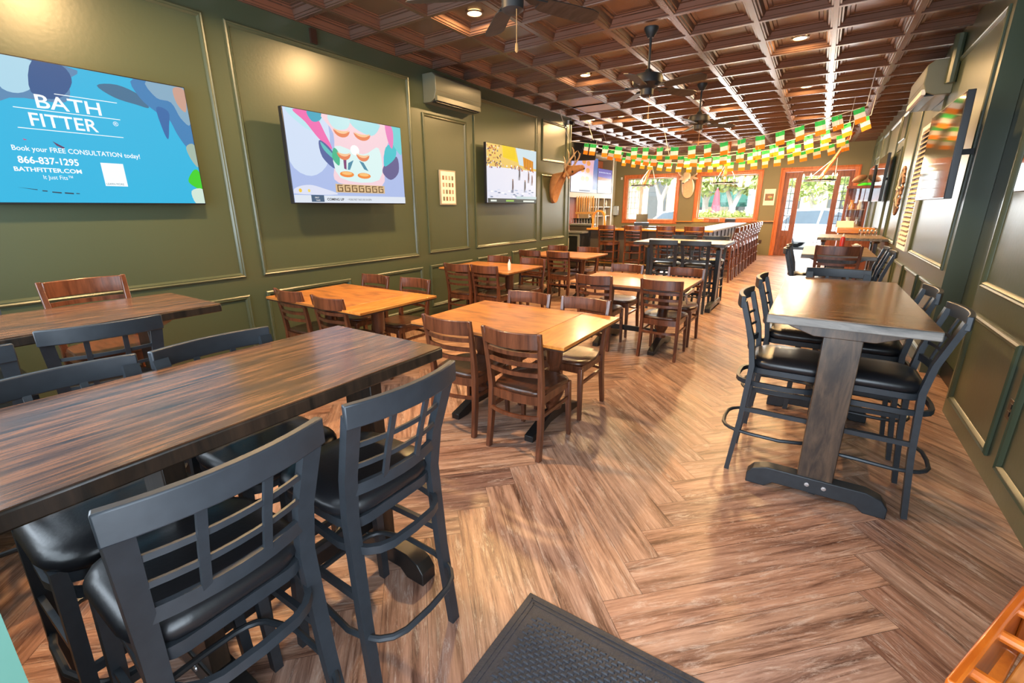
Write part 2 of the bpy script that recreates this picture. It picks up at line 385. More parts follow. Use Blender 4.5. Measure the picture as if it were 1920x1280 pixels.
# ---------------------------------------------------------------- ceiling: pressed coffer tiles
def make_ceiling():
    TX, TY, ox, oy = 0.694, 0.683, -0.165, 3.32
    prof = [(0.0, 0.0), (0.022, 0.0), (0.026, 0.008), (0.042, 0.008), (0.052, 0.024), (0.066, 0.024), (0.088, 0.060), (0.112, 0.064), (0.118, 0.074), (0.15, 0.074), (0.155, 0.070), (0.16, 0.074)]
    mb = MB()
    def cell(x0, x1, y0, y1):
        vs = []; fs = []
        for a, h in prof:
            ax = min(a, (x1 - x0) / 2 - 0.001); ay = min(a, (y1 - y0) / 2 - 0.001)
            vs += [(x0 + ax, y0 + ay, ZC + h), (x1 - ax, y0 + ay, ZC + h), (x1 - ax, y1 - ay, ZC + h), (x0 + ax, y1 - ay, ZC + h)]
        for i in range(len(prof) - 1):
            for k in range(4): fs.append((i * 4 + k, i * 4 + (k + 1) % 4, (i + 1) * 4 + (k + 1) % 4, (i + 1) * 4 + k))
        t = (len(prof) - 1) * 4; fs.append((t, t + 1, t + 2, t + 3)); mb.add(vs, fs)
    xs = [XL] + [ox + TX * k for k in range(-6, 2)] + [XR + 0.2]
    ys = [-0.6] + [oy + TY * j for j in range(-5, 22)] + [YF]
    for i in range(len(xs) - 1):
        for j in range(len(ys) - 1):
            xa, xb, ya, yb = xs[i], xs[i + 1], ys[j], ys[j + 1]
            if abs(xa - (ox - 6 * TX)) < 0.01 and 8.0 < ya < 9.2:   # two flat air panels
                continue
            cell(xa, xb, ya, yb)
    xs2 = [XB, ox + TX * -9, ox + TX * -8, ox + TX * -7, XL]
    for i in range(len(xs2) - 1):
        for j in range(len(ys) - 1):
            if ys[j + 1] > YW + 0.2: cell(xs2[i], xs2[i + 1], max(ys[j], YW), ys[j + 1])
    o = structure(mb, 'ceiling', M['bronze'], angle=20)
    top = MB().box(XB - 0.1, XR + 0.4, -0.7, YF + 0.3, ZC + 0.16, ZC + 0.25); structure(top, 'ceiling_slab', M['edge'])
    for j in (7, 8):
        y0 = oy + TY * j; x0 = ox - 6 * TX
        t = thing('ceiling_vent', ['pale flat air vent panel in ceiling, nearer the wall unit', 'pale flat air vent panel in ceiling, nearer the bar'][j - 7], 'vent', (x0 + TX / 2, y0 + TY / 2, ZC + 0.01), 0, 'flat air vent panels in the coffered ceiling')
        MB().box(-TX / 2 + 0.02, TX / 2 - 0.02, -TY / 2 + 0.02, TY / 2 - 0.02, 0, 0.02).build('panel', M['vent'], t)
        f = MB()
        for s in (-1, 1):
            f.box(-TX / 2, TX / 2, s * TY / 2 - 0.02, s * TY / 2 + 0.02, -0.012, 0.02); f.box(s * TX / 2 - 0.02, s * TX / 2 + 0.02, -TY / 2 + 0.02, TY / 2 - 0.02, -0.012, 0.02)
        f.build('frame', M['bronze'], t)
make_ceiling()

# recessed lights
LP = [(-3.29, 1.61), (-3.29, 4.34), (-3.29, 7.08), (-0.51, 7.08), (-0.51, 9.81), (-1.90, 10.49), (-3.99, 10.49), (-4.68, 10.49), (-3.29, 12.54), (-0.51, 12.54), (-3.29, 15.3), (-0.51, 15.3)]
LLAB = {1: 'glowing round ceiling light above the wall televisions, largest in view', 2: 'glowing round ceiling light before the pale vent panels', 3: 'glowing round ceiling light over the aisle, nearer camera of two', 4: 'glowing round ceiling light over the aisle, farther of two', 5: 'glowing round ceiling light beyond the farthest ceiling fan', 6: 'glowing round ceiling light over the bar stools by the deer', 7: 'glowing round ceiling light beside the security camera', 8: 'glowing round ceiling light above the middle of the bar'}
def light_proto():
    t = thing('ceiling_light', '', 'ceiling light')
    MB().lathe([(0.092, 0.0), (0.097, -0.008), (0.075, -0.010), (0.07, 0.0)], n=20, cap=False).build('trim_ring', M['bronze'], t)
    MB().cyl((0, 0), 0.07, -0.006, 0.004, 20).build('bulb_lens', M['glow'], t)
    return t
LK = Kind(light_proto)
for i, (x, y) in enumerate(LP):
    LK.place((x, y, ZC + 0.068), 0, LLAB.get(i, 'glowing round light recessed in a ceiling coffer'), 'round lights recessed in the coffered ceiling')
    lamp('ceiling_lamp_light', 'AREA', (x, y, ZC + 0.055), 125 if i < 2 else 90 if y < 9 else 105, (1.0, 0.62, 0.27), 0.2)

# ---------------------------------------------------------------- walls with panel mouldings
def rect_ring(mb, u0, u1, v0, v1, prof, fn):
    """moulding around a rectangle; prof = (inset, height); fn maps (u,v,h) to a point"""
    vs = []; fs = []; n = len(prof)
    for a, h in prof:
        vs += [fn(u0 + a, v0 + a, h), fn(u1 - a, v0 + a, h), fn(u1 - a, v1 - a, h), fn(u0 + a, v1 - a, h)]
    for i in range(n - 1):
        for k in range(4): fs.append((i * 4 + k, i * 4 + (k + 1) % 4, (i + 1) * 4 + (k + 1) % 4, (i + 1) * 4 + k))
    mb.add(vs, fs)
MOLD = [(0.0, 0.0), (0.0, 0.014), (0.012, 0.022), (0.022, 0.016), (0.032, 0.018), (0.045, 0.006), (0.05, -0.004)]
def panelled(name, tname, X, sgn, y0, y1, panels, zt=ZC, thick=0.163):
    """wall in plane x = X facing sgn; panels (ya,yb,za,zb) are recessed 4 mm with a raised moulding"""
    mb = MB(); mb.box(min(X, X - sgn * thick), max(X, X - sgn * thick), y0, y1, 0, zt + 0.15)
    structure(mb, name, M['green'], smooth=False)
    tb = MB()
    for (ya, yb, za, zb) in panels:
        rect_ring(tb, ya, yb, za, zb, MOLD, lambda u, v, h: (X + sgn * (h + 0.001), u, v))
    structure(tb, tname, M['green'], angle=25)
left = [(-0.0, 2.39, 0.93, 3.27), (2.57, 4.88, 0.93, 3.27), (5.10, 6.07, 0.95, 2.88), (6.25, 8.28, 0.94, 3.29), (8.47, 9.55, 2.51, 3.27), (8.47, 9.55, 0.95, 2.25),
        (0.9, 2.39, 0.13, 0.75), (2.565, 3.65, 0.13, 0.76), (3.84, 4.94, 0.13, 0.765), (5.10, 6.13, 0.13, 0.77), (6.28, 7.2, 0.13, 0.78), (7.37, 8.28, 0.13, 0.80), (8.47, 9.55, 0.13, 0.80)]
panelled('wall_left', 'trim_1', XL, 1, -0.05, YW, left)
b_ = MB().box(XL, XL + 0.014, 0.0, YW, 0, 0.10); structure(b_, 'baseboard_left', M['green'])
c_ = MB().box(XL - 0.12, XL + 0.012, YW, YW + 0.05, 0, ZC); structure(c_, 'trim_2', M['green'])
# right wall: near stretch, recess, far stretch
panelled('wall_right', 'trim_3', XR, -1, -0.05, 4.73, [(3.62, 4.61, 0.14, 0.84), (2.3, 3.44, 0.14, 0.84), (2.3, 4.62, 1.03, 3.12), (0.2, 2.1, 1.03, 3.12), (0.2, 2.1, 0.14, 0.84)])
mb = MB().box(1.24, 1.4, 4.5, 6.0, 0, ZC + 0.15); structure(mb, 'wall_right_recess', M['green'], smooth=False)
mb = MB().box(1.225, 1.239, 4.74, 5.80, 0, 0.16); structure(mb, 'baseboard_right', M['blackwood'])
mb = MB().box(1.228, 1.24, 5.0, 5.06, 0.16, ZC); structure(mb, 'trim_4', M['green'], smooth=False)
far = [(5.93, 6.85, 0.14, 0.835), (7.03, 7.98, 0.14, 0.825), (8.15, 9.0, 0.14, 0.82), (9.2, 10.1, 0.14, 0.82), (10.3, 11.6, 0.14, 0.82), (5.93, 7.98, 1.0, 3.2),
       (9.55, 10.9, 1.0, 3.2), (11.15, 11.95, 2.75, 3.25), (11.15, 11.95, 0.98, 2.62), (12.15, 13.9, 1.0, 3.25), (14.1, 15.3, 1.0, 3.25), (15.5, 16.5, 2.8, 3.3), (15.5, 16.5, 1.0, 2.65), (16.7, 17.8, 1.0, 3.3), (12.0, 13.5, 0.14, 0.82), (13.7, 15.2, 0.14, 0.82), (15.4, 17.0, 0.14, 0.82)]
panelled('wall_right_far', 'trim_5', XR, -1, 5.81, YF, far)
mb = MB()
for ya, yb, za, zb in ((11.2, 11.9, 2.8, 3.2), (15.55, 16.45, 2.85, 3.25), (11.2, 11.9, 1.03, 2.57)): mb.box(XR - 0.004, XR - 0.001, ya, yb, za, zb)
structure(mb, 'trim_6', plain('grey_green_inset', (0.05, 0.062, 0.045), 0.3))
# alcove wall and back wall behind the bar
mb = MB().box(XB - 0.12, XB, YW, YF, 0, ZC + 0.15); structure(mb, 'wall_bar_side', M['green'])
mb = MB().box(XB, XL - 0.12, YW - 0.1, YW, 0, ZC + 0.15); structure(mb, 'wall_bar_return', M['green'])
# front wall with openings
WIN = [(-6.53, -4.45, 1.02, 2.77), (-3.86, -1.77, 1.09, 2.765), (-1.24, 0.835, 0.0, 2.785)]
mb = MB(); xs = [XB, WIN[0][0], WIN[0][1], WIN[1][0], WIN[1][1], WIN[2][0], WIN[2][1], XR]
for i in range(0, 7, 2): mb.box(xs[i], xs[i + 1], YF, YF + 0.22, 0, ZC + 0.15)
for a, b2, z0, z1 in WIN:
    mb.box(a, b2, YF, YF + 0.22, z1, ZC + 0.15)
    if z0 > 0: mb.box(a, b2, YF, YF + 0.22, 0, z0)
structure(mb, 'wall_front', plain('olive_paint', (0.20, 0.17, 0.085), 0.5, var=0.04), smooth=False)
# rear wall: glazed shopfront with the camera in its doorway
mb = MB(); mb.box(XL, -4.4, -0.2, -0.05, 0, ZC); mb.box(-4.4, -1.2, -0.2, -0.05, 0, 0.85); mb.box(-4.4, -1.2, -0.2, -0.05, 2.95, ZC); mb.box(-1.2, -0.9, -0.2, -0.05, 0, ZC); mb.box(-0.9, XR, -0.2, -0.05, 2.95, ZC)
structure(mb, 'wall_back', M['green'], smooth=False)
mb = MB().box(-1.0, -0.80, -0.2, 0.0225, 0, 2.95); structure(mb, 'trim_7', plain('pale_teal_jamb', (0.055, 0.14, 0.11), 0.4))
wf = MB()
for x in (-4.4, -3.35, -2.3, -1.25): wf.box(x, x + 0.06, -0.17, -0.1, 0.85, 2.95)
for z in (0.85, 2.35, 2.9): wf.box(-4.4, -1.2, -0.17, -0.1, z, z + 0.05)
structure(wf, 'window_4', M['green'])
mb = MB().box(XL - 0.5, XR + 1.5, -4.2, -0.2, 3.0, 3.12); structure(mb, 'rear_sun_shield', M['green'])  # unseen slab added behind the doorway to keep direct sun off the floor

# window trims: deep orange frames
def opening(i, a, b2, z0, z1, d=0.12):
    mb = MB(); t = 0.115
    prof = [(-0.02, 0.0), (-0.02, 0.03), (0.02, 0.035), (0.035, 0.02), (t, 0.012), (t, -0.22), (t + 0.02, -0.22)]
    fn = lambda u, v, h: (u, YF - h, v)
    if z0 > 0.1:
        rect_ring(mb, a, b2, z0, z1, prof, fn)
    else:
        vs = []; fs = []; n = len(prof)
        for aa, h in prof: vs += [fn(a + aa, 0, h), fn(a + aa, z1 - aa, h), fn(b2 - aa, z1 - aa, h), fn(b2 - aa, 0, h)]
        for k in range(n - 1):
            for q in range(3): fs.append((k * 4 + q, k * 4 + q + 1, (k + 1) * 4 + q + 1, (k + 1) * 4 + q))
        mb.add(vs, fs)
    return structure(mb, 'trim_%d' % (8 + i), M['window_wood'], angle=25)
for i, (a, b2, z0, z1) in enumerate(WIN): opening(i, a, b2, z0, z1)
for i, (a, b2, z0, z1) in enumerate(WIN[:2]):
    f = MB()
    for x in (a + 0.115, b2 - 0.155): f.box(x, x + 0.04, YF + 0.13, YF + 0.18, z0 + 0.11, z1 - 0.11)
    for z in (z0 + 0.11, z1 - 0.15): f.box(a + 0.155, b2 - 0.155, YF + 0.13, YF + 0.18, z, z + 0.04)
    wo = structure(f, 'window_%d' % (i + 1), M['shelf'])
    g = MB().box(a + 0.13, b2 - 0.13, YF + 0.15, YF + 0.155, z0 + 0.12, z1 - 0.12).build('glass', M['glazing'], wo)
# muntin screen leaning in the left window (folded french panel)
t = thing('folding_window_panel', 'white multi-pane folded panel inside the window beside the bar back', 'window panel', (-6.38, YF + 0.03, 1.137))
f = MB()
for x in (0, 0.14, 0.28, 0.42): f.box(x, x + 0.022, 0, 0.03, 0, 1.45)
for k in range(8): f.box(0, 0.44, 0.003, 0.027, k * 0.205, k * 0.205 + 0.02)
f.build('grid', M['white'], t); MB().box(0.47, 0.60, 0, 0.05, 0, 1.45).build('stile', M['white'], t)

# front door: two side lights, open leaf between
def sidelight(x0, x1, name, gx0, gx1):
    f = MB(); f.box(x0, gx0, YF + 0.05, YF + 0.11, 0, 2.66); f.box(gx1, x1, YF + 0.05, YF + 0.11, 0, 2.66)
    f.box(gx0, gx1, YF + 0.05, YF + 0.11, 2.475, 2.66); f.box(gx0, gx1, YF + 0.05, YF + 0.11, 0.0, 0.83)
    rect_ring(f, gx0 + 0.01, gx1 - 0.01, 0.22, 0.66, [(0, 0), (0.01, 0.02), (0.03, 0.01), (0.05, 0.02)], lambda u, v, h: (u, YF + 0.05 - h, v))
    o = structure(f, name, M['door_wood'])
    m = MB(); xm = (gx0 + gx1) / 2
    m.box(xm - 0.008, xm + 0.008, YF + 0.07, YF + 0.10, 0.83, 2.475)
    for k in range(1, 7): z = 0.83 + k * 0.235; m.box(gx0, gx1, YF + 0.068, YF + 0.102, z - 0.008, z + 0.008)
    m.build('muntins', M['black'], o)
    MB().box(gx0, gx1, YF + 0.08, YF + 0.084, 0.83, 2.475).build('glass', M['glazing'], o)
sidelight(-1.125, -0.64, 'door_1', -0.985, -0.80)
sidelight(0.25, 0.72, 'door_2', 0.395, 0.61)
mb = MB().box(-0.64, 0.25, YF + 0.05, YF + 0.15, 2.53, 2.67); structure(mb, 'trim_11', M['door_wood'])
mb = MB().box(-1.9, -1.24, YF - 0.10, YF, 1.11, 1.14); mb.box(-4.45, -3.86, YF - 0.10, YF, 1.08, 1.11)
structure(mb, 'trim_12', M['barwood'])

# ---------------------------------------------------------------- chairs
def arc_pts(w, d, n=9, y=0, z=0):
    """shallow bow from x=-w to w, bulging by d along -y"""
    return [(-w + 2 * w * k / (n - 1), y - d * (1 - ((2 * k / (n - 1)) - 1) ** 2), z) for k in range(n)]
def stool_maker():
    t = thing('bar_stool', '', 'bar stool'); S = M['stool']
    # local: +y is where the sitter faces, back at -y; seat top 0.76, rail top 1.11
    def post(s):
        P = [(s * 0.195, -0.25, 0), (s * 0.185, -0.215, 0.35), (s * 0.178, -0.195, 0.70), (s * 0.182, -0.215, 0.85), (s * 0.194, -0.281, 1.075)]
        return MB().sweep(P, [(0.019, 0.013), (0.02, 0.014), (0.022, 0.015), (0.023, 0.014), (0.024, 0.013)], up=(0, 1, 0))
    for s in (-1, 1): post(s).build('leg', S, t)
    for s in (-1, 1):
        MB().sweep([(s * 0.20, 0.165, 0), (s * 0.175, 0.15, 0.70)], [(0.016, 0.016), (0.018, 0.018)], up=(0, 1, 0)).build('leg', S, t)
    def yb(z): return -0.195 - 0.095 * max(0, (z - 0.70) / 0.395) ** 1.25
    # back: top rail, lower rail, grid
    b = MB()
    P = arc_pts(0.219, 0.038, 11, yb(1.07), 1.075); b.sweep(P, [(0.012, 0.035)] * 11, up=(0, 0, 1)); b.build('top_rail', S, t, bevel=0.004)
    b = MB(); b.sweep(arc_pts(0.168, 0.028, 9, yb(0.80), 0.80), (0.008, 0.019)); b.build('lower_rail', S, t)
    g = MB()
    for z in (0.885, 0.96): g.sweep(arc_pts(0.168, 0.028, 9, yb(z), z), (0.004, 0.0075))
    for x in (-0.068, 0.068):
        g.sweep([(x, yb(0.80) - 0.024, 0.80), (x, yb(0.92) - 0.026, 0.92), (x, yb(1.045) - 0.030, 1.045)], (0.010, 0.005), up=(0, 1, 0))
    g.build('back_grid', S, t)
    # seat frame + cushion (rounded square)
    def rsq(w, d, r, n=5):
        out = []
        for cx, cy, a0 in ((w - r, d - r, 0), (-w + r, d - r, 90), (-w + r, -d + r, 180), (w - r, -d + r, 270)):
            for k in range(n): a = math.radians(a0 + 90 * k / (n - 1)); out.append((cx + r * math.cos(a), cy + r * math.sin(a)))
        return out
    def stack(levels, oy=0.0):
        mb = MB(); vs = []; fs = []; n = None
        for (w_, d_, r_, z_) in levels:
            q = rsq(w_, d_, r_); n = len(q); vs += [(x, y + oy, z_) for x, y in q]
        for i in range(len(levels) - 1):
            for k in range(n): fs.append((i * n + k, i * n + (k + 1) % n, (i + 1) * n + (k + 1) % n, (i + 1) * n + k))
        fs.append(tuple(range(n))[::-1]); fs.append(tuple((len(levels) - 1) * n + k for k in range(n)))
        return mb.add(vs, fs)
    stack([(0.185, 0.195, 0.07, 0.652), (0.19, 0.195, 0.07, 0.657), (0.19, 0.195, 0.07, 0.688)], -0.012).build('seat_frame', S, t)
    stack([(0.185, 0.20, 0.09, 0.688), (0.20, 0.206, 0.11, 0.697), (0.207, 0.212, 0.11, 0.715), (0.20, 0.206, 0.11, 0.735), (0.175, 0.18, 0.1, 0.749), (0.10, 0.11, 0.06, 0.755)], 0.0).build('seat', M['vinyl'], t, angle=60)
    # hoops: upper bow and foot ring, side stretchers
    def hoop(z, wf, wb, yf, yb_, back):
        P = []
        for k in range(25):
            a = 2 * PI * k / 24 if k < 24 else 0
            c, s_ = math.cos(a), math.sin(a)
            e = 0.55
            x = (abs(c) ** e) * (1 if c > 0 else -1) * (wf if s_ > 0 else wb)
            y = (abs(s_) ** e) * (1 if s_ > 0 else -1)
            y = y * yf if y > 0 else y * (-yb_)
            P.append((x, y, z))
        return P[:24]
    MB().sweep(hoop(0.585, 0.172, 0.185, 0.15, -0.275, 0), (0.009, 0.014), up=(0, 0, 1), closed=True).build('upper_hoop', S, t)
    MB().sweep(hoop(0.27, 0.19, 0.21, 0.16, -0.32, 0), (0.011, 0.011), up=(0, 0, 1), closed=True, ring=8).build('foot_ring', S, t)
    st = MB()
    for s in (-1, 1): st.sweep([(s * 0.192, -0.21, 0.42), (s * 0.189, 0.155, 0.42)], (0.008, 0.013))
    st.sweep([(-0.19, 0.158, 0.36), (0.19, 0.158, 0.36)], (0.008, 0.013))
    st.build('stretcher', S, t)
    return t
STOOL = Kind(stool_maker)

def ladder_maker(high):
    name = 'high_ladderback_chair' if high else 'ladderback_chair'
    t = thing(name, '', 'bar stool' if high else 'chair'); W = M['chair']
    sh = 0.745 if high else 0.445; top = sh + 0.43
    yb0 = -0.195
    def yb(z): return yb0 - 0.065 * max(0, (z - sh) / 0.43) ** 1.3
    for s in (-1, 1):
        P = [(s * 0.200, -0.235, 0), (s * 0.195, -0.205, sh * 0.5), (s * 0.192, yb0, sh)] + [(s * (0.192 + 0.018 * k / 3), yb(sh + 0.43 * k / 3), sh + 0.43 * k / 3) for k in (1, 2, 3)]
        MB().sweep(P, [(0.016, 0.02), (0.017, 0.022), (0.018, 0.022), (0.017, 0.018), (0.016, 0.014), (0.014, 0.011)], up=(0, 1, 0)).build('leg', W, t, bevel=0.004)
    for s in (-1, 1):
        MB().sweep([(s * 0.195, 0.215, 0), (s * 0.185, 0.20, sh - 0.02)], [(0.014, 0.014), (0.02, 0.02)], up=(0, 1, 0)).build('leg', W, t, bevel=0.004)
    z = top - 0.055
    MB().sweep(arc_pts(0.198, 0.05, 11, yb(z), z), [(0.010, 0.052)] * 11).build('top_rail', W, t, bevel=0.005)
    for dz in (0.285, 0.215, 0.145):
        z = sh + dz; MB().sweep(arc_pts(0.19, 0.042, 9, yb(z), z), [(0.008, 0.014)] * 9).build('back_slat', W, t)
    # saddle seat and apron
    def outline(k, s=1.0):
        pts = []
        for i in range(20):
            a = 2 * PI * i / 20; c, s_ = math.cos(a), math.sin(a)
            pts.append((s * (0.225 if s_ > 0 else 0.205) * abs(c) ** 0.45 * (1 if c > 0 else -1), s * 0.215 * abs(s_) ** 0.5 * (1 if s_ > 0 else -1)))
        return pts
    mb = MB(); vs = []; fs = []; L = [(0.97, sh - 0.008), (1.0, sh), (1.0, sh + 0.012), (0.96, sh + 0.022), (0.75, sh + 0.018), (0.4, sh + 0.010)]
    for s_, z_ in L: vs += [(x, y, z_) for x, y in outline(0, s_)]
    n = 20
    for i in range(len(L) - 1):
        for k in range(n): fs.append((i * n + k, i * n + (k + 1) % n, (i + 1) * n + (k + 1) % n, (i + 1) * n + k))
    fs.append(tuple(range(n))[::-1]); fs.append(tuple((len(L) - 1) * n + k for k in range(n)))
    mb.add(vs, fs).build('seat', M['chairseat'], t, angle=50)
    ap = MB()
    ap.sweep(arc_pts(0.19, 0.03, 7, -0.195, sh - 0.035), [(0.009, 0.03)] * 7)
    for s in (-1, 1): ap.sweep([(s * 0.188, -0.19, sh - 0.035), (s * 0.184, 0.2, sh - 0.035)], (0.009, 0.028))
    ap.sweep([(-0.185, 0.2, sh - 0.035), (0.185, 0.2, sh - 0.035)], (0.009, 0.028)); ap.build('apron', W, t)
    zs = (0.30, 0.52) if high else (0.30,)
    for z in zs:
        st = MB(); st.sweep(arc_pts(0.19, 0.05, 7, -0.215, z), [(0.008, 0.012)] * 7)
        for s in (-1, 1): st.sweep([(s * 0.192, -0.215, z), (s * 0.19, 0.2, z)], (0.008, 0.012))
        if high: st.sweep([(-0.19, 0.207, z), (0.19, 0.207, z)], (0.008, 0.014))
        st.build('stretcher', W, t)
    return t
LOW = Kind(lambda: ladder_maker(False)); HIGH = Kind(lambda: ladder_maker(True))

# ---------------------------------------------------------------- tables
def rustic_table(loc, rz, length, width, label, top, edge, post, foot, posts, h=1.06):
    """bar-height trestle table; long axis = local y, origin at its centre"""
    t = thing('trestle_table', label, 'table', loc, rz)
    L, W = length / 2, width / 2
    MB().mat(edge).box(-W, W, -L, L, h - 0.048, h - 0.003).build('top_edge', None, t, bevel=0.006)
    MB().box(-W + 0.004, W - 0.004, -L + 0.004, L - 0.004, h - 0.0035, h).build('tabletop', top, t)
    for y in posts:
        MB().box(-0.085, 0.085, y - 0.03, y + 0.03, 0.11, h - 0.11).build('post', post, t, bevel=0.004)
        MB().prism([(-0.29, h - 0.048), (0.29, h - 0.048), (0.24, h - 0.075), (0.13, h - 0.115), (-0.13, h - 0.115), (-0.24, h - 0.075)], y - 0.045, y + 0.045).build('cross_support', post, t, bevel=0.004)
        w = W * 0.96
        MB().prism([(-w, 0), (-w + 0.10, 0), (-w + 0.14, 0.035), (w - 0.14, 0.035), (w - 0.10, 0), (w, 0), (w, 0.06), (w - 0.03, 0.10), (w - 0.10, 0.125), (-w + 0.10, 0.125), (-w + 0.03, 0.10), (-w, 0.06)], y - 0.04, y + 0.04).build('foot', foot, t, bevel=0.005)
        if y == posts[0]:
            for bx in (-0.03, 0.05): MB().lathe([(0.013, 0.0), (0.012, 0.004), (0.004, 0.005)], n=12).build('bolt', M['steel'], t).matrix_local = Matrix.Translation((bx, y - 0.0405, 0.085)) @ Matrix.Rotation(PI / 2, 4, 'X')
    if len(posts) > 1:
        MB().box(-0.02, 0.02, posts[0], posts[-1], 0.18, 0.26).build('stretcher', foot, t)
        return t
    return t
def pedestal_table(loc, rz, length, width, label, leaf=True, h=0.78, stretcher=True, end_leaf=0.30):
    """honey-topped dining table on two turned pedestals; long axis = local x"""
    t = thing('pedestal_table', label, 'table', loc, rz); L, W = length / 2, width / 2
    xl = L - end_leaf if leaf else L
    MB().box(-L, xl - 0.001, -W, W, h - 0.022, h).build('tabletop', M['orange'], t, bevel=0.003)
    if leaf:
        lf = MB(); lf.mat(M['orange_leaf']); lf.box(xl + 0.001, L, -W, W, h - 0.022, h)
        lf.build('table_leaf', None, t, bevel=0.003)
    MB().box(-L + 0.004, L - 0.004, -W + 0.004, W - 0.004, h - 0.034, h - 0.0225).build('under_edge', M['edge'], t)
    ap = MB(); 
    for s in (-1, 1): ap.box(-L * 0.72, L * 0.72, s * W * 0.6 - 0.012, s * W * 0.6 + 0.012, h - 0.09, h - 0.034)
    ap.build('apron', M['chair'], t)
    for s in (-1, 1):
        x = s * L * 0.52
        MB().lathe([(0.06, 0.13), (0.065, 0.17), (0.045, 0.19), (0.07, 0.24), (0.088, 0.30), (0.08, 0.36), (0.045, 0.42), (0.04, 0.46), (0.06, 0.50), (0.062, h - 0.12), (0.075, h - 0.09), (0.075, h - 0.036)], (x, 0), 18).build('pedestal', M['chair'], t)
        MB().prism([(-W * 0.78, 0), (-W * 0.78 + 0.12, 0), (-0.1, 0.05), (0.1, 0.05), (W * 0.78 - 0.12, 0), (W * 0.78, 0), (W * 0.78, 0.045), (0.09, 0.13), (-0.09, 0.13), (-W * 0.78, 0.045)], -0.035, 0.035,
                   Matrix.Translation((x, 0, 0)) @ Matrix.Rotation(PI / 2, 4, 'Z')).build('foot', M['blackwood'], t, bevel=0.004)
        MB().box(x - 0.03, x + 0.03, -W * 0.55, W * 0.55, h - 0.075, h - 0.034).build('cross_support', M['chair'], t)
    if stretcher: MB().box(-L * 0.52, L * 0.52, -0.015, 0.015, 0.155, 0.215).build('stretcher', M['blackwood'], t)
    return t

dk = dict(top=M['darktop'], edge=M['darkpost'], post=M['darkpost'], foot=M['blackwood'])
rs = dict(top=M['rustictop'], edge=M['rusticedge'], post=M['rusticpost'], foot=M['stool'])
rustic_table((-1.535, 0.665, 0), 0, 1.30, 0.67, 'big dark wooden bar-height table ringed by black stools, nearest the camera', posts=[-0.24, 0.50], **dk)
rustic_table((-3.27, 0.50, 0), 0, 1.55, 0.70, 'dark brown bar-height table along the green wall under the blue television', posts=[-0.45, 0.50], **dk)
rustic_table((0.20, 3.49, 0), 0, 1.62, 0.70, 'worn brown bar-height table with thick grey edge and plank post', posts=[-0.665, 0.665], **rs)
rustic_table((0.25, 7.15, 0), 0, 1.45, 0.72, 'bar-height table holding a ketchup bottle, second in the right wall row', posts=[-0.55, 0.55], **dict(rs, top=M['fartop']))
rustic_table((0.54, 10.75, 0), PI / 2, 1.02, 1.30, 'broad bar-height table with pepper mills, third in the right wall row', posts=[-0.4, 0.4], **dict(rs, top=M['fartop']))
rustic_table((-1.80, 7.95, 0), PI / 2, 1.40, 0.95, 'bar-height table with four black stools standing before the bar', posts=[-0.55, 0.55], top=M['fartop'], edge=M['darkpost'], post=M['blackwood'], foot=M['stool'])
pedestal_table((-3.72, 2.80, 0), 0, 1.40, 0.92, 'orange wooden table against the wall below the pastel television', end_leaf=0.3)
pedestal_table((-1.83, 2.85, 0), 0, 1.30, 0.95, 'large honey wood table with end leaf, beside the open floor')
pedestal_table((-3.90, 5.40, 0), 0, 1.22, 0.92, 'orange wooden table by the wall below the basketball television', leaf=False)
pedestal_table((-3.80, 7.62, 0), 0, 1.25, 0.95, 'orange wooden table nearest the deer head and the bar', leaf=False)
pedestal_table((-1.69, 5.27, 0), 0, 1.28, 0.95, 'orange wooden table with grey metal end bracket, before the black stools', leaf=False)
LG = 'walnut ladderback chairs at the low tables'
def chairs(lst):
    for x, ytop, f, lab in lst:   # f=1 sitter faces +y
        LOW.place((x, ytop + 0.26 * f, 0), 0 if f > 0 else PI, lab, LG)
chairs([(-1.50, 2.265, 1, 'ladderback chair at the honey table, rightmost of its near side'), (-2.06, 2.30, 1, 'ladderback chair at the honey table, leftmost of its near side'),
        (-1.53, 3.46, -1, 'ladderback chair across the honey table, beside its end leaf'), (-2.08, 3.46, -1, 'ladderback chair across the honey table, nearer the green wall'),
        (-4.07, 2.36, 1, 'ladderback chair pushed to the pastel-television table, nearest the wall'), (-3.45, 2.34, 1, 'ladderback chair on the near side of the pastel-television table, aisle end'),
        (-4.15, 3.48, -1, 'ladderback chair behind the pastel-television table, nearest the wall'), (-3.56, 3.52, -1, 'ladderback chair behind the pastel-television table, aisle end'),
        (-4.06, 4.80, 1, 'ladderback chair before the basketball-television table, nearest the wall'), (-3.62, 4.84, 1, 'ladderback chair before the basketball-television table, aisle end'),
        (-4.14, 5.96, -1, 'ladderback chair behind the basketball-television table, nearest the wall'), (-3.52, 5.96, -1, 'ladderback chair behind the basketball-television table, aisle end'),
        (-4.25, 7.06, 1, 'ladderback chair before the deer-head table, nearest the wall'), (-3.68, 7.06, 1, 'dark ladderback chair before the deer-head table, aisle side'),
        (-4.3, 8.25, -1, 'ladderback chair behind the deer-head table, nearest the wall'), (-3.62, 8.2, -1, 'ladderback chair behind the deer-head table, aisle side'),
        (-2.02, 4.76, 1, 'ladderback chair before the bracketed table, leftmost'), (-1.27, 4.78, 1, 'ladderback chair before the bracketed table, standing out in the aisle'),
        (-2.04, 5.93, -1, 'ladderback chair behind the bracketed table, nearest the deer table'), (-1.28, 5.93, -1, 'ladderback chair behind the bracketed table, at the bracket corner')])
t = thing('leaf_bracket', 'grey metal leaf bracket folded under the corner of the orange table', 'bracket', (-1.03, 5.0, 0.66))
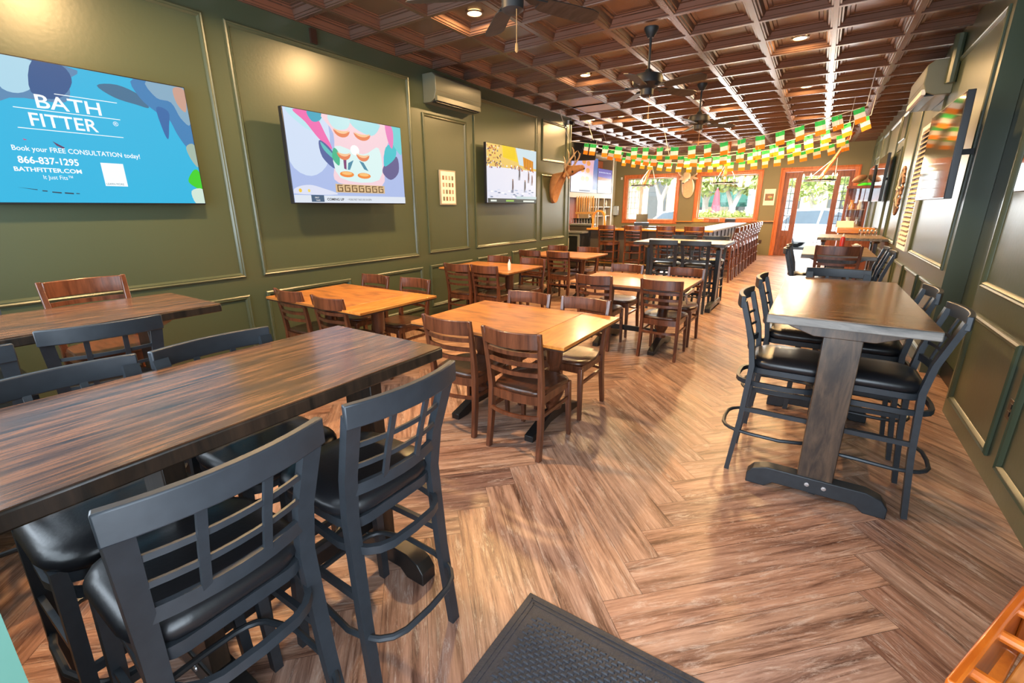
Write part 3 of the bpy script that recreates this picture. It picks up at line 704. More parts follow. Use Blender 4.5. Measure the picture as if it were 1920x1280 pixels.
MB().sweep([(0, -0.15, 0.07), (0.02, 0.1, 0.09), (0, 0.2, 0.05)], (0.01, 0.015)).build('arm', M['steel'], t); MB().tube([(0, -0.15, 0.07), (0.01, -0.12, 0.0), (0, -0.05, -0.04)], 0.012).build('hinge', M['steel'], t)

SG = 'black metal bar stools with window-pane backs'
def stools(lst):
    for x, y, rz, lab in lst: STOOL.place((x, y, 0), rz, lab, SG)
Rr = math.radians
stools([(-1.245, 0.88, Rr(90), 'black metal bar stool with window-pane back beside the rubber mat'), (-1.24, 0.37, Rr(90), 'blue-black bar stool filling the bottom corner, back closest to camera'),
        (-1.66, 0.80, Rr(-90), 'black stool across the big dark table, top rail by its middle'), (-1.68, 0.33, Rr(-90), 'black stool across the big dark table, at the frame edge'),
        (-2.95, 0.70, Rr(80), 'black stool backed to camera at the wall table, whole grid showing'), (-2.86, 0.21, Rr(74), 'black stool at the wall table, cut by the frame edge'),
        (-3.58, 0.30, Rr(-90), 'dark stool rail between wall and wall table at the frame edge'),
        (0.37, 3.06, Rr(90), 'black bar stool beside the panelled wall, nearest the outlet'), (0.37, 3.76, Rr(90), 'black bar stool beside the panelled wall, second from the outlet'),
        (-0.005, 3.08, Rr(-90), 'black stool on the aisle side of the grey-edged table, nearest camera'), (0.01, 3.84, Rr(-90), 'black stool on the aisle side of the grey-edged table, far one'),
        (0.20, 4.27, Rr(180), 'blue-black stool with plain rail at the far end of the grey-edged table'),
        (0.02, 6.72, Rr(-90), 'dark stool on the aisle side of the ketchup table, near one'), (0.02, 7.3, Rr(-90), 'dark stool on the aisle side of the ketchup table, far one'),
        (0.48, 6.75, Rr(90), 'black stool between ketchup table and wall, near one'), (0.48, 7.35, Rr(90), 'black stool between ketchup table and wall, far one'),
        (-1.97, 7.60, 0, 'black stool at the four-stool table by the bar, near side, leftmost'), (-1.49, 7.60, 0, 'black stool at the four-stool table by the bar, near side, aisle end'),
        (-1.98, 8.42, PI, 'black stool behind the four-stool table by the bar, leftmost'), (-1.45, 8.42, PI, 'black stool behind the four-stool table by the bar, aisle end')])
# the rounded brown chair behind the wall table
HIGH.place((-3.70, 0.93, 0), Rr(90) + PI, 'brown wooden high chair back between wall and wall table', 'walnut high chairs with ladder backs')
HG = 'walnut high chairs with ladder backs'
HIGH.place((0.24, 6.62 - 0.02, 0), 0, 'walnut high chair at the near end of the ketchup table', HG)
for i, x in enumerate((-4.44, -3.76, -2.97, -2.33)):
    HIGH.place((x, 11.38, 0), 0, 'walnut high chair along the orange bar edge, %s' % ['under the wooden arch', 'second from the arch', 'third from the arch', 'last before the grey corner'][i], HG)
pos = ['first of the row along the grey bar side', 'second from the bar corner', 'third from the bar corner', 'fourth from the bar corner', 'fifth from the bar corner', 'fourth from the front window end', 'third from the front window end', 'second from the front window end', 'last before the front window']
for i in range(9):
    HIGH.place((-1.69, 11.05 + 0.6 * i, 0), PI / 2, 'walnut high chair, ' + pos[i], HG)

# ---------------------------------------------------------------- bar
t = thing('bar_counter', 'long bar with orange wooden top edge and grey side panels', 'bar counter', (0, 0, 0))
BY = 11.50; BX = -1.98
MB().box(-5.15, BX - 0.02, BY, BY + 0.55, 1.03, 1.075).build('countertop', M['barwood'], t, bevel=0.01)
MB().box(BX - 0.6, BX, BY + 0.02, 17.3, 1.035, 1.085).build('side_countertop', M['bartop'], t, bevel=0.01)
MB().box(-5.1, BX - 0.2, BY + 0.10, BY + 0.2, 0.08, 1.03).build('front_panel', M['barfront'], t)
for k in range(8): MB().box(-5.1 + k * 0.39, -5.1 + k * 0.39 + 0.03, BY + 0.085, BY + 0.10, 0.1, 1.0).build('batten', M['blackwood'], t)
MB().box(BX - 0.28, BX - 0.14, BY + 0.12, 17.2, 0.08, 1.035).build('side_panel', M['barside'], t)
for k in range(10): MB().box(BX - 0.14, BX - 0.12, BY + 0.15 + k * 0.58, BY + 0.19 + k * 0.58, 0.1, 1.03).build('side_batten', M['barfront'], t)
MB().tube([(-5.05, BY - 0.05, 0.2), (BX, BY - 0.05, 0.2), (BX + 0.02, BY + 0.05, 0.2), (BX + 0.02, 17.1, 0.2)], 0.02).build('foot_rail', M['brass'], t)
# things on the bar and behind
t = thing('wooden_arch', 'curved orange wooden arch standing on the bar end', 'arch', (-4.93, BY + 0.3, 1.076))
P = [(-0.17, 0, 0)] + [(-0.17 * math.cos(a), 0, 0.24 + 0.2 * math.sin(a)) for a in [PI * k / 10 for k in range(11)]] + [(0.17, 0, 0)]
MB().sweep(P, (0.02, 0.03), up=(0, 1, 0)).build('bow', M['barwood'], t); MB().box(-0.2, 0.2, -0.05, 0.05, 0, 0.02).build('base', M['barwood'], t)
# glass prototypes
def glass_maker():
    t = thing('drinking_glass', '', 'glass')
    MB().lathe([(0.028, 0), (0.038, 0.15), (0.035, 0.15), (0.025, 0.006)], n=12).build('bowl', M['glass'], t); MB().lathe([(0.03, -0.001), (0.029, 0.004)], n=12).build('rim', M['white'], t)
    return t
GK = Kind(glass_maker)
t = thing('glass_rack', 'pale grey tray full of upturned glasses behind the bar end', 'tray', (-5.6, 12.15, 0)); MB().box(-0.32, 0.38, -0.16, 0.16, 1.12, 1.16).build('tray', M['steel'], t)
MB().box(-0.3, 0.36, -0.14, 0.14, 0, 1.12).build('base_cabinet', M['barfront'], t)
for k in range(16):
    GK.place((-5.85 + (k % 8) * 0.085, 12.08 + (k // 8) * 0.13, 1.162), 0, 'clear upturned drinking glass on the tray behind the bar', 'upturned glasses on the bar tray')
# bar end fridge / metal stand with papers
t = thing('undercounter_fridge', 'grey metal undercounter fridge with glass door left of the bar', 'fridge', (-5.45, 11.2, 0))
MB().box(-0.28, 0.3, -0.0, 0.5, 0.05, 0.95).build('cabinet', M['black'], t); MB().box(-0.32, 0.34, -0.04, 0.54, 0.95, 0.99).build('top', M['steel'], t)
f = MB(); f.box(-0.26, -0.2, -0.03, 0, 0.1, 0.93); f.box(0.2, 0.26, -0.03, 0, 0.1, 0.93); f.box(-0.2, 0.2, -0.03, 0, 0.88, 0.93); f.build('door_frame', M['steel'], t); MB().box(-0.2, 0.2, -0.02, -0.005, 0.1, 0.88).build('door_glass', M['glassblk'], t)
t = tag(MB().box(-5.72, -5.50, 11.155, 11.168, 0.52, 0.82).build('paper_sheet', M['paper']), 'white paper sheet taped to the fridge beside the bar', 'paper')
# back bar shelving
CX = -6.3
t = thing('back_bar_shelving', 'cream shelving cabinet behind the bar holding bottles and televisions', 'shelving', (0, 0, 0))
f = MB(); f.box(XB, CX, 12.3, 12.38, 0, 3.25); f.box(XB, CX, 16.1, 16.2, 0, 3.25); f.box(XB, CX, 12.38, 16.1, 1.9, 2.05); f.box(XB, CX, 12.38, 16.1, 0.85, 0.92)
f.box(XB, XB + 0.03, 12.38, 16.1, 0, 3.3); f.box(XB, CX, 12.38, 16.1, 3.18, 3.25); f.build('carcass', M['shelf'], t)
for y in (14.2, 14.75, 14.95, 15.45): MB().box(CX - 0.35, CX, y, y + 0.05, 0.92, 1.9).build('upright', M['shelf'], t)
for z in (1.3, 1.6): MB().box(XB + 0.03, CX - 0.02, 14.25, 16.1, z, z + 0.03).build('shelf_board', M['shelf'], t)
MB().box(CX - 0.35, CX - 0.33, 12.38, 14.2, 0.92, 1.9).build('brown_back_panel', M['door_wood'], t)
f = MB().mat(M['door_wood']).box(CX - 0.4, CX - 0.38, 14.8, 16.1, 2.85, 3.15); f.build('upper_panel', None, t)
def bottle_maker(c, nm):
    def mk():
        t = thing('bottle', '', 'bottle'); m = plain(nm, c, 0.12, spec=0.8)
        MB().lathe([(0.036, 0), (0.038, 0.02), (0.038, 0.17), (0.014, 0.22), (0.013, 0.29)], n=12).build('body', m, t)
        MB().lathe([(0.0385, 0.05), (0.0385, 0.13)], n=12, cap=False).build('label_band', M['paper'], t); MB().lathe([(0.015, 0.285), (0.015, 0.31)], n=10).build('cap', M['black'], t)
        return t
    return Kind(mk)
BK = [bottle_maker((0.30, 0.10, 0.02), 'amber_glass'), bottle_maker((0.5, 0.5, 0.48), 'clear_bottle_glass'), bottle_maker((0.04, 0.12, 0.05), 'green_bottle_glass')]
rb = random.Random(5)
for z, nm in ((0.92, 'lowest'), (1.33, 'middle'), (1.63, 'topmost')):
    for k in range(11):
        y = 14.32 + k * 0.16
        if any(abs(y - u - 0.02) < 0.07 for u in (14.75, 14.95, 15.45)): continue
        kk = rb.randrange(3); BK[kk].place((CX - 0.12 - rb.random() * 0.1, y, z), rb.random() * 6, '%s liquor bottle on the %s back bar shelf' % (['amber', 'clear', 'green'][kk], nm), 'liquor bottles on the back bar shelves')
# wooden tap tower
t = thing('beer_tap_tower', 'golden wooden beer tap tower with tall handles against the back bar', 'beer tap', (-5.68, 12.6, 1.1), 0.2)
tag(MB().box(-6.1, -5.3, 12.4, 12.9, 0, 0.9).build('low_counter', M['barfront']), 'dark low counter carrying the golden tap tower', 'counter')
MB().box(-0.3, 0.25, -0.04, 0.04, 0.32, 0.38).build('crossbar', M['gold'], t)
for s in (-0.24, 0.19): MB().cyl((s, 0), 0.03, -0.2, 0.32, 12).build('column', M['gold'], t)
for k in range(8):
    x = -0.27 + k * 0.068; MB().lathe([(0.008, 0.38), (0.014, 0.45), (0.026, 0.62), (0.03, 0.74), (0.018, 0.80), (0.006, 0.82)], (x, -0.01), 10).build('tap_handle', M['gold'] if k % 3 else M['antler'], t)
for k in range(3):
    tag(MB().box(-3.6 + k * 0.5, -3.3 + k * 0.5, 16.9, 17.1, 1.11, 1.22).build('condiment_caddy', [M['barwood'], M['door_wood'], M['black']][k]), ['orange wooden', 'red brown', 'black'][k] + ' low caddy on the far bar ledge by the window', 'caddy')
t = thing('cash_register', 'black cash register screen on the bar before the first window', 'cash register', (-4.25, 13.3, 1.08), 0.3)
MB().box(-0.2, 0.2, -0.15, 0.15, 0, 0.1).build('base', M['black'], t); MB().box(-0.16, 0.16, -0.02, 0.02, 0.12, 0.34, Matrix.Rotation(-0.3, 4, 'X')).build('screen', M['black'], t)
f = MB().box(-4.75, -3.8, 13.05, 13.6, 0, 1.08); tag(f.build('service_counter', M['barfront']), 'dark low counter behind the bar under the cash register', 'counter')
t = thing('towel_dispenser', 'grey towel dispenser beside the first window', 'dispenser', (-6.78, YF, 1.3)); MB().box(-0.12, 0.12, -0.18, 0, 0, 0.36).build('housing', M['steel'], t, bevel=0.02); MB().box(-0.125, -0.12, -0.17, -0.01, 0.02, 0.34).build('side_plate', M['black'], t)
tag(MB().box(-6.68, -6.62, YF - 0.02, YF, 2.63, 2.72).build('wall_sensor', M['white']), 'tiny white wall sensor left of the first window', 'sensor')
mb = MB().box(XB, XB + 0.1, 17.2, 18.0, 0, ZC); structure(mb, 'trim_13', plain('pale_grey_pilaster', (0.45, 0.48, 0.42), 0.5))

# ---------------------------------------------------------------- televisions (local: screen faces -y, x to the viewer's right)
FONT = None
def text_mesh(s, size, x, z, m, parent, y=-0.004, name='lettering', sx=1.0, bold=0.0, align='LEFT', ex=0.0):
    cu = bpy.data.curves.new('txt', 'FONT'); cu.body = s; cu.size = size; cu.align_x = align; cu.offset = bold; cu.resolution_u = 3; cu.extrude = ex
    tmp = bpy.data.objects.new('txt', cu); COL.objects.link(tmp)
    dg = bpy.context.evaluated_depsgraph_get(); me = bpy.data.meshes.new_from_object(tmp.evaluated_get(dg))
    bpy.data.objects.remove(tmp)
    me.name = name; me.materials.clear(); me.materials.append(m)
    me.transform(Matrix.Translation((x, y, z)) @ Matrix.Rotation(PI / 2, 4, 'X') @ Matrix.Diagonal((sx, 1, 1, 1)))
    o = bpy.data.objects.new(name, me); COL.objects.link(o); o.parent = parent
    return o
def tv(name_label, W, H, loc, rz, tiltx=0.0, screen=None, depth=0.05, mount=0.0):
    t = thing('television', name_label, 'television', loc); t.rotation_euler = (tiltx, 0, rz)
    MB().box(-W / 2 - 0.008, W / 2 + 0.008, 0.0, depth, -0.012, H + 0.008).build('casing', M['black'], t, bevel=0.004)
    MB().box(-W / 2, W / 2, -0.002, 0.0, 0, H).build('screen', screen or M['glassblk'], t)
    if mount:
        MB().box(-0.1, 0.1, depth, depth + 0.012, H * 0.35, H * 0.65).box(-0.025, 0.025, depth, mount, H * 0.47, H * 0.53).build('wall_mount', M['black'], t)
    return t
def poly(t, W, H, pts, m, y, name='picture_shape'):
    return [((u - 0.5) * W, v * H) for u, v in pts], m, y
def picture(t, W, H, shapes):
    mb = MB()
    for i, (pts, hexc) in enumerate(shapes):
        mb.mat(scr(hexc)); y = -0.0026 - 0.00006 * i
        q = [((u - 0.5) * W, y, v * H) for u, v in pts]
        mb.add(q, [tuple(range(len(q)))])
    mb.build('screen_picture', None, t, smooth=False)
def smoothpoly(pts, n=4):
    out = []; k = len(pts)
    for i in range(k):
        p0, p1, p2, p3 = (Vector(pts[(i + j) % k]) for j in (-1, 0, 1, 2))
        for s in range(n):
            a = s / n
            q = 0.5 * ((2 * p1) + (p2 - p0) * a + (2 * p0 - 5 * p1 + 4 * p2 - p3) * a * a + (3 * p1 - p0 - 3 * p2 + p3) * a ** 3)
            out.append((min(1, max(0, q.x)), min(1, max(0, q.y))))
    return out
def ell(cx, cy, rx, ry, n=16, a0=0, a1=360):
    return [(cx + rx * math.cos(math.radians(a0 + (a1 - a0) * k / n)), cy + ry * math.sin(math.radians(a0 + (a1 - a0) * k / n))) for k in range(n + (0 if a1 - a0 == 360 else 1))]
def crescent(cx, cy, rx, ry, th=0.45):
    lo = ell(cx, cy, rx, ry, 10, 180, 360); hi = [(x, cy - (cy - y) * th) for x, y in reversed(lo)]
    return lo + hi[1:-1]
# 1 blue advertisement
W, H = 1.69, 0.945
t1 = tv('large television showing a bright blue advert with white lettering', W, H, (XL + 0.10, 0.40 + W / 2, 1.655), PI / 2, screen=scr('00B4E2'), mount=0.09)
S = smoothpoly
picture(t1, W, H, [
    (S([(0.0, 1), (0.0, 0.6), (0.2, 0.55), (0.35, 0.72), (0.52, 0.74), (0.55, 0.9), (0.55, 1.0)]), '4E86B4'),
    (S([(0.36, 1), (0.33, 0.8), (0.38, 0.76), (0.44, 0.84), (0.45, 0.99)]), 'A9D6EA'),
    (S([(0.45, 1), (0.42, 0.78), (0.5, 0.76), (0.56, 0.89), (0.54, 1.0)]), '11528F'),
    (S([(0.645, 0.9), (0.72, 0.93), (0.80, 0.88), (0.83, 0.79), (0.78, 0.80), (0.70, 0.83)]), '2E6C93'),
    (S([(0.79, 1), (0.80, 0.86), (0.86, 0.76), (0.905, 0.72), (0.93, 0.60), (0.96, 0.5), (1, 0.42), (1, 1)]), '2A7DB8'),
    (S([(0.86, 0.80), (0.87, 0.62), (0.885, 0.55), (0.90, 0.66), (0.91, 0.78)]), '1464A8'),
    (S([(0.84, 1), (0.87, 0.88), (0.93, 0.86), (0.96, 0.74), (1, 0.70), (1, 1)]), '7FA9C4'),
    (S([(0.95, 0.98), (0.955, 0.86), (0.99, 0.8), (1, 0.98)]), 'C79C8C'),
    (S([(0.96, 0.5), (0.97, 0.4), (1, 0.33), (1, 0.52)]), '9FB7A8'),
    (S([(0.975, 0.30), (0.94, 0.21), (0.955, 0.16), (1, 0.13), (1, 0.28)]), '2BD01E'),
    (S([(0.945, 0.11), (0.955, 0.0), (1, 0.0), (1, 0.13)]), 'CFE6D8'),
    ([(0.296, 0.108), (0.356, 0.096), (0.356, 0.090)], '12344F'), ([(0.37, 0.09), (0.386, 0.088), (0.386, 0.08), (0.37, 0.082)], '12344F'), ([(0.40, 0.082), (0.43, 0.078), (0.43, 0.068), (0.40, 0.074)], '12344F'),
    ([(0.44, 0.078), (0.47, 0.074), (0.47, 0.064), (0.44, 0.068)], '12344F'), ([(0.478, 0.074), (0.49, 0.072), (0.49, 0.066), (0.478, 0.067)], '12344F'),
    ([(0.445, 0.45), (0.48, 0.41), (0.475, 0.40), (0.455, 0.42)], '5A2A60'), ([(0.355, 0.452), (0.368, 0.445), (0.358, 0.44)], 'C04080')])
Wt = scr('F2FBFF', 0.9)
X = lambda u: (u - 0.5) * W
text_mesh('BATH', 0.125, X(0.42), 0.678 * H, Wt, t1, bold=0.0015, sx=1.18)
text_mesh('FITTER', 0.122, X(0.388), 0.548 * H, Wt, t1, bold=0.0015, sx=1.02); text_mesh('®', 0.045, X(0.672), 0.61 * H, Wt, t1)
text_mesh('Book your FREE CONSULTATION today!', 0.047, X(0.313), 0.368 * H, Wt, t1, sx=0.90, bold=0.0006)
text_mesh('866-837-1295', 0.064, X(0.322), 0.281 * H, Wt, t1, sx=0.90, bold=0.0016)
text_mesh('BATHFITTER.COM', 0.040, X(0.302), 0.223 * H, Wt, t1, sx=1.12, bold=0.001)
text_mesh('It Just Fits™', 0.040, X(0.384), 0.172 * H, Wt, t1, sx=0.84)
text_mesh('LEARN MORE', 0.022, X(0.594), 0.143 * H, scr('3A6E80'), t1, y=-0.0046, sx=0.85)
ln = MB()
for u0, u1, v in ((0.491, 0.705, 0.787), (0.353, 0.703, 0.660), (0.35, 0.70, 0.523)): ln.box(X(u0), X(u1), -0.004, -0.0035, v * H, v * H + 0.005)
ln.build('rule_line', Wt, t1)
MB().box(X(0.59), X(0.674), -0.0042, -0.0036, 0.134 * H, 0.315 * H).build('blank_panel', Wt, t1)
# 2 colourful television
W, H = 1.555, 0.905
t2 = tv('television with pastel pink and teal picture above the caption COMING UP', W, H, (XL + 0.25, 2.88 + W / 2, 1.665), PI / 2, screen=scr('A9BDEB'), mount=0.24, depth=0.06)
shp = [(S([(0, 1), (0, .45), (.15, .3), (.3, .5), (.3, 1)]), 'CFE0F8'), (S([(0.02, 1), (0.10, 0.86), (0.2, 0.8), (0.28, 0.95), (0.25, 1.0)]), 'B9E6F2'),
       (S([(0.067, 0.99), (0.212, 1.0), (0.295, 0.78), (0.335, 0.62), (0.24, 0.72), (0.15, 0.88)]), 'EE6DB4'), (S([(0.17, 1), (0.20, 0.9), (0.26, 0.92), (0.28, 1)]), '31A6C4'),
       (S([(0.28, 1), (0.36, 0.80), (0.34, 0.45), (0.36, 0.24), (0.76, 0.22), (0.80, 0.6), (0.90, 0.98), (0.6, 1.0)]), 'F3D3DE'),
       (S([(0.236, 0.70), (0.25, 0.52), (0.345, 0.40), (0.35, 0.55), (0.30, 0.66)]), '4A62A0'), (S([(0.25, 0.69), (0.34, 0.56), (0.35, 0.50), (0.27, 0.60)]), '55BFC0'),
       (S([(0.78, 0.40), (0.82, 0.52), (0.94, 0.62), (0.95, 0.42), (0.86, 0.31)]), '5A5C92'), (S([(0.80, 0.50), (0.83, 0.72), (0.93, 0.78), (0.93, 0.62), (0.84, 0.50)]), '2FC3CF'),
       (S([(0.86, 1), (0.88, 0.84), (0.97, 0.66), (1, 0.7), (1, 1)]), '68D2D8'), (S([(0.84, 1), (0.86, 0.80), (0.90, 0.72), (0.92, 0.9), (0.9, 1)]), 'E67FC0'),
       (S([(0.33, 1), (0.37, 0.86), (0.48, 0.88), (0.50, 1)]), 'BFEAF0'), (S([(0.52, 1), (0.55, 0.90), (0.70, 0.84), (0.78, 0.95), (0.76, 1)]), 'A6E3EC'),
       (S([(0.36, 0.66), (0.38, 0.30), (0.74, 0.30), (0.76, 0.70), (0.6, 0.6)]), 'D8F4F4'), (S([(0.35, 0.64), (0.33, 0.52), (0.38, 0.44), (0.39, 0.58)]), '38B88E'),
       (ell(0.53, 0.64, 0.04, 0.06), 'FFFFFF'), ([(0.42, 0.56), (0.45, 0.58), (0.44, 0.40), (0.42, 0.41)], '7A3E78'), ([(0.56, 0.52), (0.60, 0.50), (0.64, 0.40), (0.60, 0.42)], '3E8AA8'), ([(0.46, 0.48), (0.51, 0.52), (0.47, 0.40), (0.45, 0.40)], '3E8AA8')]
for cx, cy, rx in ((0.43, 0.86, 0.07), (0.61, 0.855, 0.078), (0.43, 0.60, 0.06), (0.60, 0.605, 0.062)):
    shp += [(crescent(cx, cy, rx, 0.09, 0.35), 'E3825A'), (crescent(cx, cy + 0.012, rx * 0.9, 0.06, 0.5), 'F7C79A')]
for cx, cy in ((0.44, 0.345), (0.595, 0.34)): shp += [(ell(cx, cy, 0.062, 0.036), 'EE8A3E'), (ell(cx, cy + 0.012, 0.045, 0.02), 'F8C27A')]
shp += [(S([(0, 0.1), (0.03, 0.17), (0.125, 0.20), (0.22, 0.17), (0.34, 0.10)]), 'DCE2F6'), (ell(0.05, 0.135, 0.012, 0.022), 'F2C840'), (ell(0.115, 0.135, 0.010, 0.018), 'F2D870'),
        ([(0.33, 0.125), (0.785, 0.125), (0.785, 0.225), (0.33, 0.225)], 'D9B98C')]
for k in range(7):
    u = 0.345 + k * 0.063
    for a, b2, c, d in ((0, 0.045, 0.205, 0.215), (0, 0.008, 0.14, 0.215), (0, 0.045, 0.135, 0.145), (0.038, 0.046, 0.135, 0.185), (0.018, 0.046, 0.178, 0.187)): shp.append(([(u + a, c), (u + b2, c), (u + b2, d), (u + a, d)], '4A2C14'))
shp += [([(0, 0), (1, 0), (1, 0.085), (0, 0.085)], 'DDE6F2'), ([(0.125, 0.01), (0.225, 0.01), (0.225, 0.088), (0.125, 0.088)], '3A5C7C')]
picture(t2, W, H, shp)
X = lambda u: (u - 0.5) * W
text_mesh('COMING UP', 0.036, X(0.245), 0.028 * H, scr('20262E'), t2, y=-0.0125, bold=0.001, sx=1.1)
text_mesh('• MORE FIRST TAKE LIVE ON ESPN', 0.030, X(0.42), 0.030 * H, scr('30363E'), t2, y=-0.0125, sx=0.75); text_mesh('FIRST', 0.022, X(0.15), 0.05 * H, scr('FFFFFF'), t2, y=-0.0125); text_mesh('TAKE', 0.022, X(0.155), 0.02 * H, scr('FFFFFF'), t2, y=-0.0125)
# 3 basketball
W, H = 1.60, 0.93
t3 = tv('television showing a basketball court with yellow and orange stands', W, H, (XL + 0.15, 6.40 + W / 2, 1.69), PI / 2, screen=scr('E6E8F6'), mount=0.14)
shp = [([(0, 1), (0, .62), (1, .62), (1, 1)], 'E9C66A'), ([(0.28, 1), (0.52, 1), (0.60, 0.74), (0.30, 0.80)], 'F2D21E'), ([(0.55, 1), (1, 1), (1, 0.66), (0.62, 0.7)], 'C9E1EC'), ([(0.70, 0.86), (0.93, 0.80), (0.93, 0.60), (0.72, 0.66)], 'D98A1E')]
rt = random.Random(9)
for k in range(12): shp.append(([(0.30 + k * 0.0, 0.985 - k * 0.016), (0.54, 0.985 - k * 0.016), (0.54, 0.981 - k * 0.016), (0.30, 0.981 - k * 0.016)], 'D8B40A'))
for k in range(60):
    u, v = rt.random() * 0.26, 0.64 + rt.random() * 0.34; shp.append((ell(u, v, 0.012, 0.016, 6), rt.choice(['7A4A3A', 'C98A5A', 'B04A3A', 'E8D8C8', '54506A'])))
for k in range(40):
    u, v = rt.random() * 0.98, 0.60 + rt.random() * 0.07; shp.append((ell(u, v, 0.014, 0.016, 6), rt.choice(['B86A6A', '8A86A8', 'D8A8A0', 'FFFFFF', '6A6E8A'])))
for k in range(4): shp.append(([(0.74 + k * 0.055, 0.84 - k * 0.012), (0.745 + k * 0.055, 0.84 - k * 0.012), (0.745 + k * 0.055, 0.62), (0.74 + k * 0.055, 0.63)], '8A4E12'))
for u, v, h, c in ((0.62, 0.62, 0.2, '4A4A58'), (0.74, 0.40, 0.2, '3A3A40'), (0.82, 0.56, 0.18, '6A4A50'), (0.90, 0.50, 0.16, '7A5A5A'), (0.48, 0.40, 0.22, '6A5A60')):
    shp += [([(u - 0.012, v), (u + 0.014, v + 0.01), (u + 0.018, v - h * 0.5), (u + 0.01, v - h), (u, v - h), (u, v - h * 0.6), (u - 0.012, v - h), (u - 0.022, v - h), (u - 0.015, v - h * 0.5)], c), (ell(u, v + 0.018, 0.011, 0.018, 8), '8A5A3A')]
for k in range(40):
    u, v = rt.random(), 0.10 + rt.random() * 0.14; shp.append((ell(u, v, 0.03, 0.012, 6), rt.choice(['A8B8D8', 'D8DEF0', '7A8AA8', 'FFFFFF'])))
shp += [([(0, 0.0), (1, 0.0), (1, 0.075), (0, 0.075)], '46504E'), ([(0.55, 0.07), (1, 0.07), (1, 0.12), (0.55, 0.12)], 'C4D8DC'), ([(0.05, 0.02), (0.16, 0.02), (0.16, 0.05), (0.05, 0.05)], 'E8F0E8'), ([(0.34, 0.02), (0.5, 0.02), (0.5, 0.05), (0.34, 0.05)], '9AC860'), ([(0.7, 0.015), (0.95, 0.015), (0.95, 0.045), (0.7, 0.045)], 'E8F0E8')]
picture(t3, W, H, shp)
# back bar televisions
W, H = 1.95, 1.05
t4 = tv('purple-tinted television above the back bar, nearer the deer head', W, H, (CX + 0.02, 13.75, 2.06), PI / 2, screen=scr('C9BFEA'))
shp = [(S([(0.55, 1), (0.5, 0.1), (0.8, 0.05), (0.9, 0.5), (0.85, 1)]), 'E8B8C8'), (S([(0.85, 1), (0.82, 0.1), (1, 0.1), (1, 1)]), '5E7AB8'), ([(0, 0), (1, 0), (1, 0.09), (0, 0.09)], 'E6ECF6'), ([(0.3, 0.025), (0.72, 0.025), (0.72, 0.065), (0.3, 0.065)], '4A5A78')]
for cx, cy in ((0.40, 0.62), (0.60, 0.62), (0.42, 0.38), (0.58, 0.38), (0.45, 0.85), (0.62, 0.82)): shp.append((ell(cx, cy, 0.075, 0.07), 'F0A050'))
picture(t4, W, H, shp)
W, H = 1.22, 0.76
t5 = tv('small television above the back bar, nearer the front window', W, H, (CX + 0.02, 15.38, 2.07), PI / 2, screen=scr('F4E6DA'))
picture(t5, W, H, [([(0, 1), (1, 1), (1, 0.62), (0, 0.66)], '6E66B8'), ([(0, .66), (1, .62), (1, 0.5), (0, 0.52)], 'C08468'), ([(0, 0), (1, 0), (1, 0.22), (0, 0.25)], 'C4D0E0'), ([(0, .22), (1, .18), (1, 0.2), (0, 0.25)], '6A7078')] + [(ell(0.1 + 0.11 * k, 0.85, 0.03, 0.03, 8), 'DCE4FF') for k in range(8)])
# dark television tilted off the wall end over the bar
t6 = tv('dark television tilted off the wall end above the deer head', 0.62, 0.40, (-4.66, 9.98, 2.62), Rr(200), tiltx=0.25); MB().box(-0.03, 0.03, 0.05, 0.2, 0.17, 0.23).build('wall_mount', M['black'], t6)
# right wall televisions (facing -x)
t7 = tv('large dark television on the right wall reflecting flags', 1.38, 0.78, (XR - 0.25, 5.85, 1.665), -PI / 2, tiltx=0.02, mount=0.24)
t8 = tv('dark television at the right frame edge by the outlet wall', 1.45, 0.85, (XR - 0.10, 3.40, 1.69), -PI / 2, mount=0.09)
t9 = tv('dark television on the far right wall, nearer the carved ornament', 1.55, 0.87, (XR - 0.15, 12.5, 1.70), -PI / 2, mount=0.14)
t10 = tv('dark television on the far right wall, nearer the front door', 1.30, 0.80, (XR - 0.15, 14.9, 1.72), -PI / 2, mount=0.14)

# ---------------------------------------------------------------- wall-mounted things
def ac(label, loc, rz, Wd, Hh, D, mat, lou, nm):
    t = thing('wall_air_conditioner', label, 'air conditioner', loc, rz)
    prof = [(0, 0.0), (0, Hh), (D * 0.75, Hh), (D, Hh * 0.86), (D, Hh * 0.35), (D * 0.86, Hh * 0.10), (D * 0.55, 0.0)]
    mb = MB(); n = len(prof); vs = [(-Wd / 2, -p[0], p[1]) for p in prof] + [(Wd / 2, -p[0], p[1]) for p in prof]
    mb.add(vs, [tuple(range(n)), tuple(range(2 * n - 1, n - 1, -1))] + [(i, i + n, (i + 1) % n + n, (i + 1) % n) for i in range(n)])
    mb.build('casing', mat, t, bevel=0.008, angle=40)
    l = MB(); l.box(-Wd / 2 + 0.03, Wd / 2 - 0.03, -D * 0.88, -D * 0.55, -0.004, 0.012); l.build('outlet_slot', M['black'], t)
    f = MB(); f.sweep([(-Wd / 2 + 0.02, -D * 0.93, Hh * 0.12), (Wd / 2 - 0.02, -D * 0.93, Hh * 0.12)], (0.02, 0.03)); f.build('louver_flap', lou, t)
    s = MB().box(-Wd / 2 + 0.005, Wd / 2 - 0.005, -D - 0.002, -D, Hh * 0.37, Hh * 0.375); s.build('seam', M['edge'], t)
    return t
ac('olive air conditioner high on the green wall between televisions', (XL, 5.66, 3.0), PI / 2, 1.02, 0.36, 0.24, M['acwhite'], M['acwhite'], 'a')
tr_ = ac('air conditioner with white flap on the right wall', (XR, 8.35, 2.86), -PI / 2, 1.20, 0.38, 0.27, M['acwhite'], M['white'], 'b')
